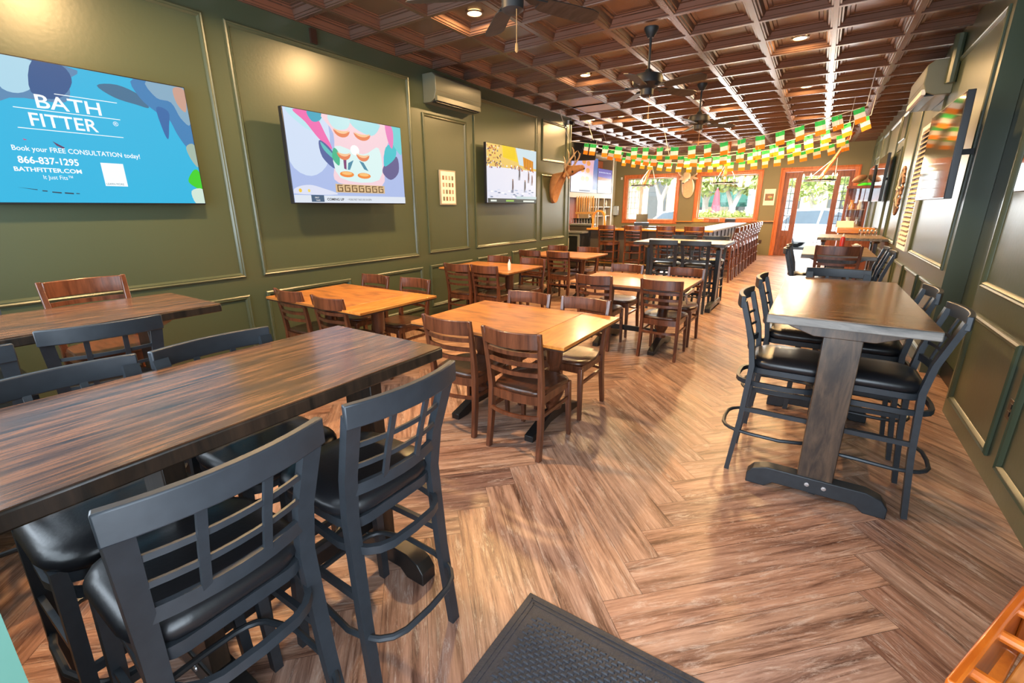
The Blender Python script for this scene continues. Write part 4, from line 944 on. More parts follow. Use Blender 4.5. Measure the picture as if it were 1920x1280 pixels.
tag(MB().sweep([(XR - 0.05, 7.62, 3.44), (XR - 0.05, 7.62, 2.95)], (0.05, 0.05), up=(0, 1, 0), ring=10).build('pipe_cover', M['green']), 'green vertical pipe cover beside the right wall air conditioner', 'pipe cover')
tag(MB().box(XL, XL + 0.03, 3.46, 3.53, 3.30, 3.44).build('wall_sensor', M['edge']), 'small dark vertical box under the ceiling above the pastel television', 'sensor')
t = thing('security_camera', 'dark security camera at the top of the wall end', 'camera', (XL, 9.62, 3.32)); MB().box(0, 0.04, -0.04, 0.04, 0, 0.08).build('bracket', M['white'], t); MB().sweep([(0.03, 0, 0.04), (0.14, -0.02, 0.0)], (0.035, 0.035), ring=12, up=(0, 0, 1)).build('housing', M['black'], t)
t = thing('framed_notice', 'small framed notice with pictures between the two televisions', 'picture frame', (XL, 5.57, 1.65), PI / 2)
MB().box(-0.18, 0.18, -0.025, 0, 0, 0.5).build('frame', M['shelf'], t, bevel=0.003); MB().box(-0.16, 0.16, -0.028, -0.025, 0.02, 0.48).build('notice_sheet', M['paper'], t)
f = MB()
for r in range(4):
    for c in range(4): f.mat([M['carve'], M['vent'], M['shelf'], M['acwhite']][(r + c) % 4]).box(-0.13 + c * 0.07, -0.09 + c * 0.07, -0.030, -0.028, 0.36 - r * 0.10, 0.42 - r * 0.10)
f.build('printed_pictures', None, t)
t = thing('poster', 'cream poster with brown food photo on the front wall', 'poster', (-1.49, YF, 1.64))
MB().box(-0.165, 0.165, -0.012, 0, 0, 0.52).build('sheet', M['paper'], t); MB().mat(M['carve']).box(-0.125, 0.125, -0.015, -0.012, 0.15, 0.37).build('photo', None, t)
f = MB().mat(M['antler']); f.ball((0.02, -0.016, 0.27), 0.07, 10, 1, 0.1, 0.6); f.mat(M['fg']).ball((0.05, -0.017, 0.235), 0.035, 8, 1, 0.1, 0.8); f.build('food', None, t)
t = thing('power_outlet', 'brown power outlet low on the near right wall', 'outlet', (XR, 3.50, 0.43), -PI / 2); MB().box(-0.04, 0.04, -0.008, 0, 0, 0.12).build('plate', M['edge'], t, bevel=0.003)
f = MB()
for z in (0.025, 0.07): f.box(-0.018, 0.018, -0.012, -0.008, z, z + 0.028)
f.build('sockets', M['blackwood'], t)
tag(MB().box(-1.62, -1.53, YF - 0.01, YF, 0.38, 0.5).build('power_outlet', M['edge']), 'dark outlet on the front wall under the orange ledge', 'outlet')
# louvred shutter
t = thing('louvred_shutter', 'tall white framed shutter with brown slats on the right wall', 'shutter', (XR, 8.62, 1.0), -PI / 2)
f = MB(); f.box(-0.42, -0.36, -0.03, 0, 0, 1.65); f.box(0.36, 0.42, -0.03, 0, 0, 1.65); f.box(-0.36, 0.36, -0.03, 0, 0, 0.06); f.box(-0.36, 0.36, -0.03, 0, 1.59, 1.65); f.build('frame', M['white'], t)
f = MB()
for k in range(24): z = 0.08 + k * 0.063; f.add([(-0.36, -0.045, z), (0.36, -0.045, z), (0.36, -0.005, z + 0.045), (-0.36, -0.005, z + 0.045), (-0.36, -0.045, z + 0.008), (0.36, -0.045, z + 0.008), (0.36, -0.005, z + 0.053), (-0.36, -0.005, z + 0.053)], [(0, 1, 2, 3), (4, 5, 6, 7), (0, 1, 5, 4), (2, 3, 7, 6), (0, 3, 7, 4), (1, 2, 6, 5)])
f.build('slats', M['antler'], t)
# carved ornament: interlaced scrolls
t = thing('carved_ornament', 'brown and white carved wooden ornament on the right wall', 'ornament', (XR - 0.03, 9.85, 1.83), -PI / 2)
f = MB()
for s in (-1, 1):
    f.tube([(s * (0.20 + 0.05 * math.sin(6 * a)) * math.cos(a), -0.02, 0.36 * math.sin(a)) for a in [2 * PI * k / 40 for k in range(40)]], 0.022 if s > 0 else 0.016, 6, True)
f.build('scroll_rim', M['carve'], t)
f = MB()
for k in range(7):
    a = 2 * PI * k / 7; f.tube([(0.02 * math.cos(a), -0.03, 0.03 * math.sin(a)), (0.10 * math.cos(a + 0.3), -0.05, 0.18 * math.sin(a + 0.3)), (0.19 * math.cos(a + 0.1), -0.03, 0.34 * math.sin(a + 0.1))], 0.018, 6)
f.build('figures', M['shelf'], t)

# ---------------------------------------------------------------- deer heads (local: wall plane y=0, faces -y, turned by 'turn')
def deer(label, loc, rz, turn, sc, mat, droop=0.0):
    t = thing('mounted_deer_head', label, 'deer head', loc, rz); t.scale = (sc, sc, sc)
    fl = Vector((math.sin(turn), -math.cos(turn), 0)); sd = Vector((math.cos(turn), math.sin(turn), 0))
    hd = (fl * math.cos(droop) - Vector((0, 0, math.sin(droop)))).normalized(); up = sd.cross(hd).normalized()
    nk = Vector((0, -0.28, 0.30))
    secs = [((0, 0, -0.04), (0.15, 0, 0), (0, 0, 0.27)), ((0, -0.06, -0.03), (0.17, 0, 0), (0, 0, 0.27)), ((0, -0.14, 0.04), (0.155, 0, 0), (0, -0.08, 0.22)), ((0, -0.20, 0.14), (0.125, 0, 0), (0, -0.09, 0.15)), ((0, -0.25, 0.23), (0.10, 0, 0), (0, -0.08, 0.11)), (tuple(nk), tuple(sd * 0.09), tuple(up * 0.095))]
    for d, dz, a, b2 in ((0.06, 0.03, 0.092, 0.095), (0.12, 0.025, 0.086, 0.086), (0.18, 0.005, 0.066, 0.072), (0.23, -0.012, 0.052, 0.058), (0.285, -0.02, 0.047, 0.050), (0.32, -0.022, 0.042, 0.042), (0.335, -0.022, 0.026, 0.026)):
        c = nk + hd * d + up * dz; secs.append((tuple(c), tuple(sd * a), tuple(up * b2)))
    MB().loft(secs, 20).build('neck_and_head', mat, t, angle=80)
    c = nk + hd * 0.328 + up * (-0.008); MB().ball(tuple(c), 0.026, 10, 1.2, 0.9, 0.8).build('nose', M['nose'], t)
    MB().ball(tuple(nk + hd * 0.27 + up * -0.05), 0.034, 10, 1, 1, 0.7).build('muzzle', M['deerw'], t)
    for s in (-1, 1):
        e = nk + hd * 0.13 + up * 0.05 + sd * s * 0.075; MB().ball(tuple(e), 0.021, 10).build('eye', M['nose'], t)
        b0 = nk + hd * 0.0 + up * 0.085 + sd * s * 0.065
        ear = MB(); ear.loft([(tuple(b0 + sd * s * q * 0.19 + up * q * 0.055), tuple(up * r), tuple(hd * 0.014)) for q, r in ((0, 0.022), (0.3, 0.046), (0.6, 0.05), (0.85, 0.03), (1.0, 0.004))], 10); ear.build('ear', mat, t)
        an = MB(); a0 = nk + hd * 0.04 + up * 0.11 + sd * s * 0.04; U = Vector((0, 0, 1))
        main = [a0, a0 + U * 0.07 + sd * s * 0.08 - fl * 0.04, a0 + U * 0.12 + sd * s * 0.18 - fl * 0.02, a0 + U * 0.22 + sd * s * 0.23 + fl * 0.06, a0 + U * 0.33 + sd * s * 0.21 + fl * 0.14, a0 + U * 0.40 + sd * s * 0.15 + fl * 0.18]
        an.tube(main, [0.026, 0.022, 0.021, 0.018, 0.014, 0.006], 8)
        for q, l in ((2, 0.20), (3, 0.21), (4, 0.13), (1, 0.11)):
            an.tube([main[q], main[q] + U * l * 0.6 + sd * s * 0.02, main[q] + U * l - fl * 0.03], [0.016, 0.013, 0.005], 6)
        an.build('antler', M['antler'], t)
    return t
deer('brown deer head with antlers on the green wall end', (XL, 8.98, 2.03), PI / 2, 0.25, 1.10, M['deer'])
deer('pale deer head with antlers between the two front windows', (-4.12, YF, 2.30), 0, -0.12, 1.3, M['deerw'], 0.75)

# ---------------------------------------------------------------- ceiling fans
def fan_maker(rot=0):
    t = thing('ceiling_fan', '', 'ceiling fan')
    MB().lathe([(0.03, -0.10), (0.055, -0.06), (0.075, -0.02), (0.075, 0.0)], n=20).build('canopy', M['fan'], t)
    MB().cyl((0, 0), 0.014, -0.42, -0.08, 10).build('downrod', M['fan'], t)
    MB().lathe([(0.03, -0.40), (0.05, -0.44), (0.15, -0.46), (0.165, -0.50), (0.16, -0.55), (0.10, -0.58), (0.07, -0.60), (0.07, -0.66), (0.04, -0.68)], n=28).build('motor', M['fan'], t)
    for k in range(5):
        a = 2 * PI * k / 5; R = Matrix.Rotation(a, 4, 'Z')
        br = MB(); ps = [(0.09, 0, -0.57), (0.15, 0, -0.585), (0.24, 0, -0.585)]; br.sweep([R @ Vector(p) for p in ps], [(0.02, 0.004), (0.035, 0.004), (0.045, 0.004)]); br = br.build('blade_bracket', M['fan'], t)
        bl = MB(); T = R @ Matrix.Rotation(Rr(-13), 4, 'X')
        out = [(0.20, -0.05), (0.24, -0.062), (0.60, -0.075), (0.66, -0.06), (0.69, 0.0), (0.66, 0.06), (0.60, 0.075), (0.24, 0.062), (0.20, 0.05)]; n = len(out)
        vs = [T @ Vector((x, y, 0.0)) + Vector((0, 0, -0.592)) for x, y in out] + [T @ Vector((x, y, 0.006)) + Vector((0, 0, -0.592)) for x, y in out]
        bl.add(vs, [tuple(range(n))[::-1], tuple(range(n, 2 * n))] + [(i, (i + 1) % n, (i + 1) % n + n, i + n) for i in range(n)]); bl.build('fan_blade', M['blade'], t, smooth=False)
    ch = MB(); ch.tube([(0.05, -0.02, -0.67), (0.05, -0.02, -0.86)], 0.0025, 5); ch.mat(M['gold']); ch.lathe([(0.004, -0.91), (0.011, -0.90), (0.008, -0.86), (0.003, -0.855)], (0.05, -0.02), 8); ch.mats.insert(0, M['brass']) if False else None
    ch.build('pull_chain', None, t) if ch.mats else ch.build('pull_chain', M['brass'], t)
    return t
FK = Kind(fan_maker); FG = 'dark ceiling fans with wooden blades'
FK.place((-1.82, 2.80, ZC), Rr(-8), 'dark ceiling fan cut by the top of the frame', FG)
FK.place((-1.82, 5.55, ZC), Rr(-16), 'dark ceiling fan in full view, nearer camera', FG)
FK.place((-1.85, 8.32, ZC), Rr(-24), 'dark ceiling fan over the bar end, smaller in view', FG)

# ---------------------------------------------------------------- flag bunting
def bunting(label, Y, zf, xs, w, h, x_end):
    t = thing('flag_bunting', label, 'bunting', (0, 0, 0), 0, 'strings of green white and orange flags')
    a, b2 = x_end[0], xs[-1] + 0.09; n = 48
    MB().tube([(a - 0.25, Y, ZC + 0.07)] + [(a + (b2 - a) * k / n, Y, zf(a + (b2 - a) * k / n)) for k in range(n + 1)] + [(b2 + 0.03, Y, ZC + 0.07)], 0.006, 5).build('cord', M['cord'], t)
    rr = random.Random(int(Y * 10))
    for x in xs:
        sl = (zf(x + 0.05) - zf(x - 0.05)) / 0.1; an = math.atan(sl) + rr.uniform(-0.05, 0.05); z = zf(x)
        mb = MB(); yaw = rr.uniform(-0.35, 0.35); R = Matrix.Translation((x, Y, z)) @ Matrix.Rotation(yaw, 4, 'Z') @ Matrix.Rotation(-an, 4, 'Y')
        for k, m in enumerate((M['fg'], M['fw'], M['fo'])):
            mb.mat(m); q = 3
            for s in range(q):
                xa, xb = -w / 2 + w * s / q, -w / 2 + w * (s + 1) / q
                ya, yb2 = 0.012 * math.sin(s * 1.8 + k), 0.012 * math.sin((s + 1) * 1.8 + k); za, zb = -h * k / 3, -h * (k + 1) / 3
                mb.box(xa, xb, ya - 0.001, ya + 0.001, zb, za, R)
        mb.build('flag', None, t, smooth=False)
    return t
def catenary(pts):
    import itertools
    def f(x):
        p = sorted(pts)
        if x <= p[0][0]: return p[0][1] + (x - p[0][0]) * (p[1][1] - p[0][1]) / (p[1][0] - p[0][0])
        for (x0, z0), (x1, z1) in zip(p, p[1:]):
            if x <= x1:
                i = p.index((x0, z0)); xm, zm = p[max(i - 1, 0)]; xp, zp = p[min(i + 2, len(p) - 1)]
                u = (x - x0) / (x1 - x0); m0 = (z1 - zm) / (x1 - xm) * (x1 - x0); m1 = (zp - z0) / (xp - x0) * (x1 - x0)
                return (2 * u**3 - 3 * u**2 + 1) * z0 + (u**3 - 2 * u**2 + u) * m0 + (-2 * u**3 + 3 * u**2) * z1 + (u**3 - u**2) * m1
        return p[-1][1] + (x - p[-1][0]) * (p[-1][1] - p[-2][1]) / (p[-1][0] - p[-2][0])
    return f
bunting('green white and orange flag string, nearest and highest, over the bar stools', 9.0, catenary([(-4.09, 2.831), (-3.55, 2.739), (-3.0, 2.676), (-2.46, 2.643), (-1.92, 2.642), (-1.38, 2.675), (-0.83, 2.741), (-0.29, 2.844), (0.25, 2.984)]), [-4.09, -3.95, -3.69, -3.42, -3.11, -2.89, -2.63, -2.37, -2.07, -1.81, -1.55, -1.28, -1.01, -0.73, -0.47, -0.21, -0.01, 0.25], 0.135, 0.21, (-4.49, 0.5))
bunting('green white and orange flag string, second from camera', 10.2, catenary([(-4.03, 2.813), (-3.48, 2.699), (-2.93, 2.625), (-2.38, 2.592), (-1.83, 2.598), (-1.27, 2.645), (-0.72, 2.731), (-0.17, 2.856), (0.38, 3.02)]), [-4.03, -3.83, -3.63, -3.41, -3.23, -3.08, -2.79, -2.54, -2.28, -2.02, -1.74, -1.45, -1.17, -0.9, -0.64, -0.38, -0.14, 0.14, 0.38], 0.135, 0.21, (-4.430000000000001, 0.63))
bunting('green white and orange flag string, short third string', 11.2, catenary([(-2.64, 2.654), (-2.3, 2.64), (-1.95, 2.641), (-1.61, 2.657), (-1.27, 2.686), (-0.92, 2.725), (-0.58, 2.773), (-0.23, 2.829), (0.11, 2.89)]), [-2.64, -2.32, -2.05, -1.82, -1.38, -1.12, -0.86, -0.58, -0.38, -0.14, 0.11], 0.135, 0.21, (-3.04, 0.36))
bunting('green white and orange flag string, farthest and lowest string', 12.5, catenary([(-4.57, 2.875), (-3.97, 2.764), (-3.38, 2.682), (-2.78, 2.632), (-2.18, 2.615), (-1.58, 2.633), (-0.99, 2.688), (-0.39, 2.783), (0.21, 2.919)]), [-4.57, -4.3, -4.06, -3.86, -3.6, -3.37, -3.14, -2.89, -2.64, -2.39, -2.19, -1.95, -1.71, -1.46, -1.23, -0.99, -0.74, -0.51, -0.27, -0.03, 0.21], 0.135, 0.21, (-4.970000000000001, 0.45999999999999996))

# ---------------------------------------------------------------- chandeliers near the front windows
def chandelier(label, x, y, z, dx):
    t = thing('candle_chandelier', label, 'chandelier', (x, y, z), 0, 'ring chandeliers with candle bulbs before the front windows')
    MB().sweep([(0.40 * math.cos(a), 0.40 * math.sin(a), 0) for a in [2 * PI * k / 32 for k in range(32)]], (0.008, 0.02), closed=True).build('ring', M['black'], t)
    MB().sweep([(dx, 0, ZC + 0.08 - z), (0, 0, 0.0)], (0.045, 0.045), up=(0, 1, 0), ring=8).build('timber_pole', M['window_wood'], t)
    sp = MB()
    for k in range(3): a = 2 * PI * k / 3 + 0.4; sp.tube([(0.4 * math.cos(a), 0.4 * math.sin(a), 0), (dx * 0.55, 0, (ZC - z) * 0.55)], 0.006, 5)
    sp.box(-0.4, 0.4, -0.01, 0.01, -0.01, 0.01); sp.box(-0.01, 0.01, -0.4, 0.4, -0.01, 0.01); sp.build('chains', M['cord'], t)
    for k in range(9):
        a = 2 * PI * k / 9; c = (0.4 * math.cos(a), 0.4 * math.sin(a))
        cd = MB().cyl(c, 0.014, 0.0, 0.10, 8).build('candle', M['shelf'], t); MB().lathe([(0.006, 0.10), (0.017, 0.125), (0.012, 0.15), (0.002, 0.175)], c, 8).build('bulb', M['candle'], cd)
    lamp('chandelier_light', 'POINT', (x, y, z + 0.22), 90, (1.0, 0.75, 0.45)).data.shadow_soft_size = 0.25
chandelier('candle chandelier hanging before the window nearest the bar back', -5.13, 16.0, 2.30, 0.42)
chandelier('candle chandelier hanging before the middle window', -2.62, 16.0, 2.30, 0.04)
chandelier('candle chandelier hanging before the open front door', -0.16, 16.0, 2.30, 0.62)

# ---------------------------------------------------------------- front right corner
t = thing('display_cabinet', 'tall glass display cabinet with wooden frame beside the front door', 'display cabinet', (0.78, 15.9, 0))
f = MB()
for x in (-0.25, 0.21):
    for y in (-0.22, 0.18): f.box(x, x + 0.04, y, y + 0.04, 0, 2.05)
f.box(-0.28, 0.28, -0.25, 0.25, 2.05, 2.12); f.box(-0.26, 0.26, -0.23, 0.23, 0, 0.12); f.box(-0.24, 0.24, 0.2, 0.22, 0.12, 2.05); f.build('frame', M['door_wood'], t)
for z in (0.6, 1.05, 1.5): MB().box(-0.23, 0.23, -0.2, 0.2, z, z + 0.02).build('shelf_board', M['antler'], t)
MB().box(-0.21, 0.21, -0.215, -0.21, 0.12, 2.05).build('door_glass', M['glazing'], t)
for i, (x, z, m, nm) in enumerate(((-0.1, 1.07, 'paper', 'cream'), (0.1, 1.07, 'steel', 'silver'), (-0.08, 1.52, 'barwood', 'orange'), (0.1, 1.52, 'paper', 'white'), (0.0, 0.62, 'carve', 'brown'))):
    tag(MB().lathe([(0.05, 0), (0.07, 0.08), (0.04, 0.16), (0.055, 0.24)], (0.78 + x, 15.88), 12).build('jar', M[m]), '%s jar on the %s shelf inside the display cabinet' % (nm, {1.07: 'middle', 1.52: 'upper', 0.62: 'lower'}[z]), 'jar').location.z = z
t = tag(MB().loft([((0.60 + 0.32 * q, 15.85, 2.235 + 0.13 * q), (0, 0.75 * r, 0), (-0.25 * r, 0, 0.75 * r)) for q, r in ((0, 0.01), (0.12, 0.07), (0.35, 0.115), (0.5, 0.125), (0.65, 0.115), (0.88, 0.07), (1.0, 0.01))], 14).build('football', M['carve'], angle=60), 'brown football lying on top of the display cabinet', 'football')
tag(MB().lathe([(0.14, 2.121), (0.145, 2.14), (0.08, 2.18), (0.04, 2.20)], (0.88, 15.85), 16).build('green_hat', emit('bright_green_felt', (0.0, 0.0, 0.0), 0.0) and plain('bright_green_felt', (0.05, 0.75, 0.03), 0.7)), 'bright green hat under the football on the cabinet', 'hat')
t = thing('wooden_host_stand', 'orange wooden stand beside the front door', 'host stand', (0.72, 13.1, 0))
MB().box(-0.3, 0.3, -0.3, 0.3, 0, 1.02).build('cabinet', M['door_wood'], t); MB().box(-0.34, 0.34, -0.34, 0.34, 1.02, 1.14).build('top', M['barwood'], t, bevel=0.01)
t = thing('menu_card', 'pale folded menu card propped on the host stand', 'menu', (0.52, 12.95, 1.141), 0.2)
mb = MB().mat(M['paper']); mb.add([(-0.16, -0.04, 0), (0.16, -0.04, 0), (0.16, 0.03, 0.14), (-0.16, 0.03, 0.14), (-0.16, 0.1, 0), (0.16, 0.1, 0)], [(0, 1, 2, 3), (3, 2, 5, 4)]); mb.build('card', None, t)
def mill_maker():
    t = thing('pepper_mill', '', 'pepper mill'); MB().lathe([(0.025, 0), (0.027, 0.02), (0.018, 0.05), (0.022, 0.075)], n=12).build('body', M['glass'], t); MB().lathe([(0.022, 0.075), (0.024, 0.095), (0.008, 0.11)], n=12).build('cap', M['steel'], t); return t
MK = Kind(mill_maker)
for k in range(5): MK.place((0.70 + 0.06 * k, 11.1, 1.061), 0, 'small glass shaker in the row on the broad table', 'glass shakers on the broad table')
t = thing('ketchup_bottle', 'red and white squeeze bottle on the ketchup table', 'bottle', (0.32, 7.78, 1.061)); MB().lathe([(0.028, 0), (0.03, 0.1), (0.024, 0.13), (0.012, 0.14)], n=14).build('body', plain('ketchup_red', (0.5, 0.03, 0.02), 0.3), t); MB().lathe([(0.013, 0.14), (0.006, 0.18)], n=10).build('cap', M['white'], t)
t = thing('napkin_bowl', 'white napkin bowl beside the squeeze bottle', 'bowl', (0.48, 7.76, 1.061)); MB().lathe([(0.03, 0), (0.055, 0.035), (0.05, 0.035), (0.028, 0.006)], n=16).build('bowl', M['white'], t); MB().ball((0, 0, 0.04), 0.03, 8, 1, 1, 0.5).build('napkin', M['paper'], t)
t = thing('condiment_bottle', 'small white bottle standing on the basketball-television table', 'bottle', (-3.45, 5.2, 0.781)); MB().lathe([(0.02, 0), (0.022, 0.09), (0.01, 0.12)], n=12).build('body', M['white'], t); MB().lathe([(0.011, 0.12), (0.008, 0.145)], n=10).build('cap', M['steel'], t)

# ---------------------------------------------------------------- rubber mat
def make_mat():
    t = thing('door_mat', 'dark ribbed rubber door mat at the bottom of the picture', 'mat', (0, 0, 0))
    x0, x1, y0, y1 = -0.80, 0.45, 0.42, 1.352
    MB().box(x0, x1, y0, y1, 0.0, 0.007).build('base', M['rubber'], t, bevel=0.003)
    f = MB()
    for k in (0.022, 0.04): 
        f.box(x0 + k, x1 - k, y1 - k - 0.006, y1 - k, 0.007, 0.010); f.box(x0 + k, x1 - k, y0 + k, y0 + k + 0.006, 0.007, 0.010)
        f.box(x0 + k, x0 + k + 0.006, y0 + k, y1 - k, 0.007, 0.010); f.box(x1 - k - 0.006, x1 - k, y0 + k, y1 - k, 0.007, 0.010)
    f.build('border_ribs', M['rubber'], t)
    f = MB(); ny = int((y1 - y0 - 0.14) / 0.017); nx = int((x1 - x0 - 0.14) / 0.034)
    for j in range(ny):
        for i in range(nx):
            xa = x0 + 0.07 + i * 0.034 + (0.017 if j % 2 else 0); ya = y0 + 0.07 + j * 0.017
            f.add([(xa, ya, 0.007), (xa + 0.026, ya, 0.007), (xa + 0.026, ya + 0.011, 0.007), (xa, ya + 0.011, 0.007), (xa + 0.004, ya + 0.003, 0.0115), (xa + 0.022, ya + 0.003, 0.0115), (xa + 0.022, ya + 0.008, 0.0115), (xa + 0.004, ya + 0.008, 0.0115)],
                  [(0, 1, 5, 4), (1, 2, 6, 5), (2, 3, 7, 6), (3, 0, 4, 7), (4, 5, 6, 7)])
    f.build('raised_pattern', M['rubber'], t, smooth=False)
make_mat()

# ---------------------------------------------------------------- orange child seat at the frame corner
def make_high():
    t = thing('wooden_high_chair', 'orange wooden high chair cut by the bottom corner', 'high chair', (0.607, 1.08, 0), Rr(63))
    O = wood('orange_varnish', (0.36, 0.075, 0.006), (0.55, 0.14, 0.012), 'X', 0.3, coat=0.4, stretch=6)
    w, d = 0.22, 0.20
    MB().box(-w, w, d - 0.018, d, 0.60, 0.75).build('side_rail', O, t, bevel=0.005); MB().box(-w, w, -d, -d + 0.018, 0.60, 0.75).build('side_rail', O, t, bevel=0.005)
    MB().box(-w, -w + 0.018, -d + 0.018, d - 0.018, 0.60, 0.735).build('tray_rail', O, t, bevel=0.005)
    MB().box(w - 0.018, w, -d + 0.018, d - 0.018, 0.60, 0.86).build('back_rail', O, t, bevel=0.005)
    MB().box(-w + 0.018, w - 0.02, -d + 0.04, d - 0.05, 0.655, 0.675).build('seat', M['barwood'], t, bevel=0.004)
    for x in (-0.13, 0.03, 0.15):
        MB().tube([(x, d - 0.018, 0.725), (x, -d + 0.018, 0.725)], 0.013, 10).build('spindle', O, t)
    for sx in (-1, 1):
        for sy in (-1, 1): MB().sweep([(sx * (w + 0.02), sy * (d + 0.02), 0), (sx * (w - 0.03), sy * (d - 0.02), 0.60)], (0.016, 0.016), up=(0, 1, 0)).build('leg', O, t, bevel=0.003)
    return t
make_high()

# ---------------------------------------------------------------- the street outside
mb = MB().box(-40, 40, YF + 0.2, 60, -0.25, -0.15); structure(mb, 'sidewalk', plain('pale_pavement', (0.62, 0.60, 0.57), 0.8))
mb = MB().box(-40, 40, 21.6, 27.5, -0.15, -0.13); structure(mb, 'road', plain('asphalt', (0.36, 0.36, 0.37), 0.8))
leafm = plain('sunlit_leaves', (0.46, 0.55, 0.18), 0.7, var=0.4, vs=3); bark = plain('pale_bark', (0.58, 0.53, 0.46), 0.8, var=0.2, vs=6)
def crown(mb, c, r, n, seed, s=0.16):
    rr = random.Random(seed)
    for k in range(n):
        d = Vector((rr.gauss(0, 1), rr.gauss(0, 1), rr.gauss(0, 0.7))).normalized() * r * (rr.random() ** 0.4); p = Vector(c) + Vector((d.x, d.y, d.z * 0.75))
        a = Vector((rr.gauss(0, 1), rr.gauss(0, 1), rr.gauss(0, 1))).normalized() * s; b3 = a.orthogonal().normalized() * s * 0.6
        mb.add([p - a, p + b3, p + a, p - b3], [(0, 1, 2, 3)])
def tree(label, x, y, h, r, seed, lean=0.2, n=1300):
    t = thing('street_tree', label, 'tree', (x, y, -0.14))
    tr = MB(); tr.tube([(0, 0, 0), (0.03, 0, h * 0.3), (0, 0, h * 0.5)], [0.22, 0.17, 0.15], 10)
    for s in (-1, 1): tr.tube([(0, 0, h * 0.47), (s * 0.35, 0.1, h * 0.72), (s * (0.6 + lean), 0.2, h)], [0.13, 0.09, 0.04], 8)
    tr.build('trunk', bark, t); c = MB(); crown(c, (0, 0, h * 0.97), r, n, seed); crown(c, (-0.8 * r, 0, h * 0.84), r * 0.7, n // 2, seed + 1); crown(c, (0.8 * r, 0.2, h * 0.80), r * 0.7, n // 2, seed + 2); c.build('crown', leafm, t, smooth=False)
tree('pale forked street tree seen through the first window', -7.35, 26.0, 4.2, 1.6, 11)
tree('pale forked street tree centred in the middle window', -3.65, 25.4, 3.6, 1.5, 12)
tree('thick trunked tree at the edge of the middle window', -5.0, 25.8, 4.2, 1.5, 13)
tree('leafy street tree seen through the open door', -0.3, 28.8, 3.6, 2.1, 14)
hg = MB(); 
for k in range(10): crown(hg, (-4.25 + k * 0.24, 20.4, 0.25 + 0.1 * (k % 2)), 0.5, 120, 30 + k, 0.07); crown(hg, (-4.25 + k * 0.24, 20.4, 1.0 + 0.08 * (k % 3)), 0.48, 260, 60 + k, 0.07)
tag(hg.build('clipped_hedge', plain('yellow_green_leaves', (0.50, 0.58, 0.16), 0.7, var=0.3, vs=5), smooth=False), 'yellow-green hedge below the middle window', 'hedge')
t = thing('shop_building', 'cream stone building across the street', 'building', (0, 34, -0.15))
st = plain('cream_stone', (0.52, 0.42, 0.28), 0.85, var=0.15, vs=1.5)
f = MB(); f.box(-26, 12, 0, 4, 0, 7.5); f.box(-26, 12, -0.2, 0, 3.9, 4.3); f.build('facade', st, t); dkm = plain('shop_dark', (0.07, 0.08, 0.08), 0.7)
for k in range(13):
    x = -24 + k * 2.7; m = MB().box(x, x + 1.3, -0.05, 0, 0.6, 2.9); m.prism([(x, 2.9)] + [(x + 0.65 - 0.65 * math.cos(PI * q / 8), 2.9 + 0.6 * math.sin(PI * q / 8)) for q in range(1, 8)] + [(x + 1.3, 2.9)], -0.05, 0); m.build('shop_window', dkm, t)
t = thing('green_awning', 'dark green awning over the terrace seen through the middle window', 'awning', (-5.6, 30.5, -0.9))
mb = MB(); mb.prism([(0, 3.3), (3.4, 3.3), (3.4, 3.25), (0, 3.25)], 0, 0.1); gm2 = plain('green_canvas', (0.012, 0.085, 0.065), 0.8)
mb = MB(); mb.add([(-1.7, 0, 2.75), (2.0, 0, 2.75), (1.7, 2.4, 4.1), (-1.3, 2.4, 4.1), (-1.7, 0, 2.5), (2.0, 0, 2.5)], [(0, 1, 2, 3), (4, 5, 1, 0)]); mb.build('canopy', gm2, t); 
for x in (-1.65, 1.95): MB().cyl((x, 0.05), 0.05, 0.75, 2.7, 8).build('post', M['steel'], t)
t = thing('closed_parasol', 'closed pink red parasol outside the middle window', 'parasol', (-4.27, 24.6, -0.15)); MB().lathe([(0.06, 1.2), (0.24, 1.3), (0.2, 1.7), (0.10, 2.4), (0.03, 2.6)], n=12).build('canopy', plain('red_canvas', (0.75, 0.07, 0.10), 0.7), t); MB().cyl((0, 0), 0.03, 0, 2.65, 8).build('pole', M['steel'], t)
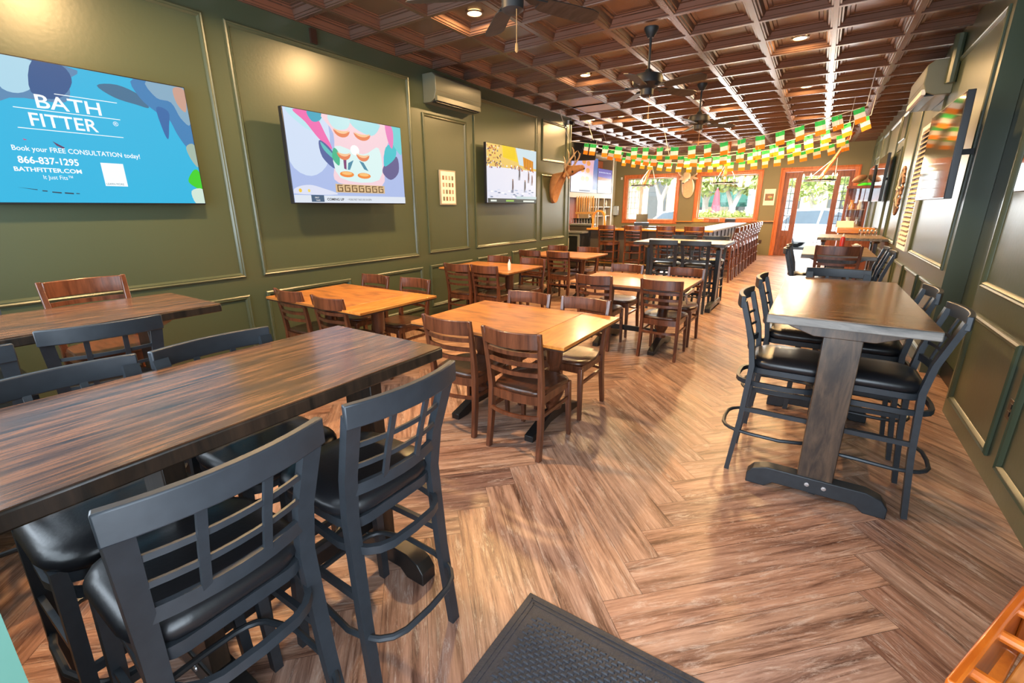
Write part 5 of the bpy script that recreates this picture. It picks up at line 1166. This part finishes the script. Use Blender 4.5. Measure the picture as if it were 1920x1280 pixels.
def car(label, x, y, rz, mat, s=1.0):
    t = thing('parked_car', label, 'car', (x, y, -0.13), rz); t.scale = (s, s, s)
    mb = MB(); body = [(-2.2, 0.35), (-2.25, 0.75), (-2.1, 0.98), (-1.0, 1.05), (-0.9, 1.05), (1.9, 1.05), (2.2, 0.9), (2.25, 0.5), (2.15, 0.3)]
    mb.prism(body, -0.85, 0.85); mb.build('body', mat, t, bevel=0.08)
    cab = [(-1.15, 1.0), (-0.45, 1.55), (0.2, 1.66), (1.3, 1.62), (1.95, 1.02)]; MB().prism(cab, -0.72, 0.72).build('roof', mat, t, bevel=0.06)
    gl = MB(); gl.prism([(-0.95, 1.05), (-0.38, 1.5), (0.2, 1.58), (0.3, 1.05)], -0.735, 0.735); gl.prism([(0.38, 1.05), (0.3, 1.57), (1.2, 1.54), (1.7, 1.05)], -0.735, 0.735); gl.build('side_windows', plain('blue_tinted_glass', (0.10, 0.14, 0.18), 0.35, spec=0.3), t)
    for sx in (-1.4, 1.4):
        for sy in (-0.8, 0.8):
            w_ = MB().lathe([(0.34, -0.1), (0.34, 0.1)], n=20); 
            for i, p in enumerate(w_.v): w_.v[i] = Vector((p.x + sx, sy + p.z, 0.34 + p.y))
            wh = w_.build('wheel', M['black'], t); r = MB().lathe([(0.2, -0.112), (0.2, 0.112)], n=10)
            for i, p in enumerate(r.v): r.v[i] = Vector((p.x + sx, sy + p.z, 0.34 + p.y))
            r.build('rim', M['steel'], wh)
    for sy in (-0.6, 0.6): MB().box(2.18, 2.27, sy - 0.15, sy + 0.15, 0.7, 0.85).build('tail_light', plain('tail_red', (0.6, 0.02, 0.02), 0.3), t); MB().box(-2.28, -2.15, sy - 0.15, sy + 0.15, 0.65, 0.8).build('headlight', M['white'], t)
    return t
car('white parked car seen through the first window', -5.6, 22.4, 0.0, plain('white_car_paint', (0.78, 0.80, 0.82), 0.15, coat=0.5), 0.98)
car('pale silver parked car seen through the open door', 0.5, 22.9, PI - 0.25, plain('silver_car_paint', (0.55, 0.60, 0.66), 0.15, coat=0.5), 1.0)
t = thing('patio_railing', 'pale metal patio railing outside the open door', 'railing', (0.05, 19.4, -0.15), 0)
f = MB()
for k in range(9): f.box(-0.1 + 0.11 * k, -0.08 + 0.11 * k, 0, 0.02, 0, 1.0)
f.build('balusters', M['steel'], t); MB().box(-0.12, 0.9, -0.02, 0.04, 1.0, 1.06).build('top_rail', M['white'], t); MB().box(-0.12, 0.9, -0.01, 0.03, 0.08, 0.12).build('bottom_rail', M['white'], t)
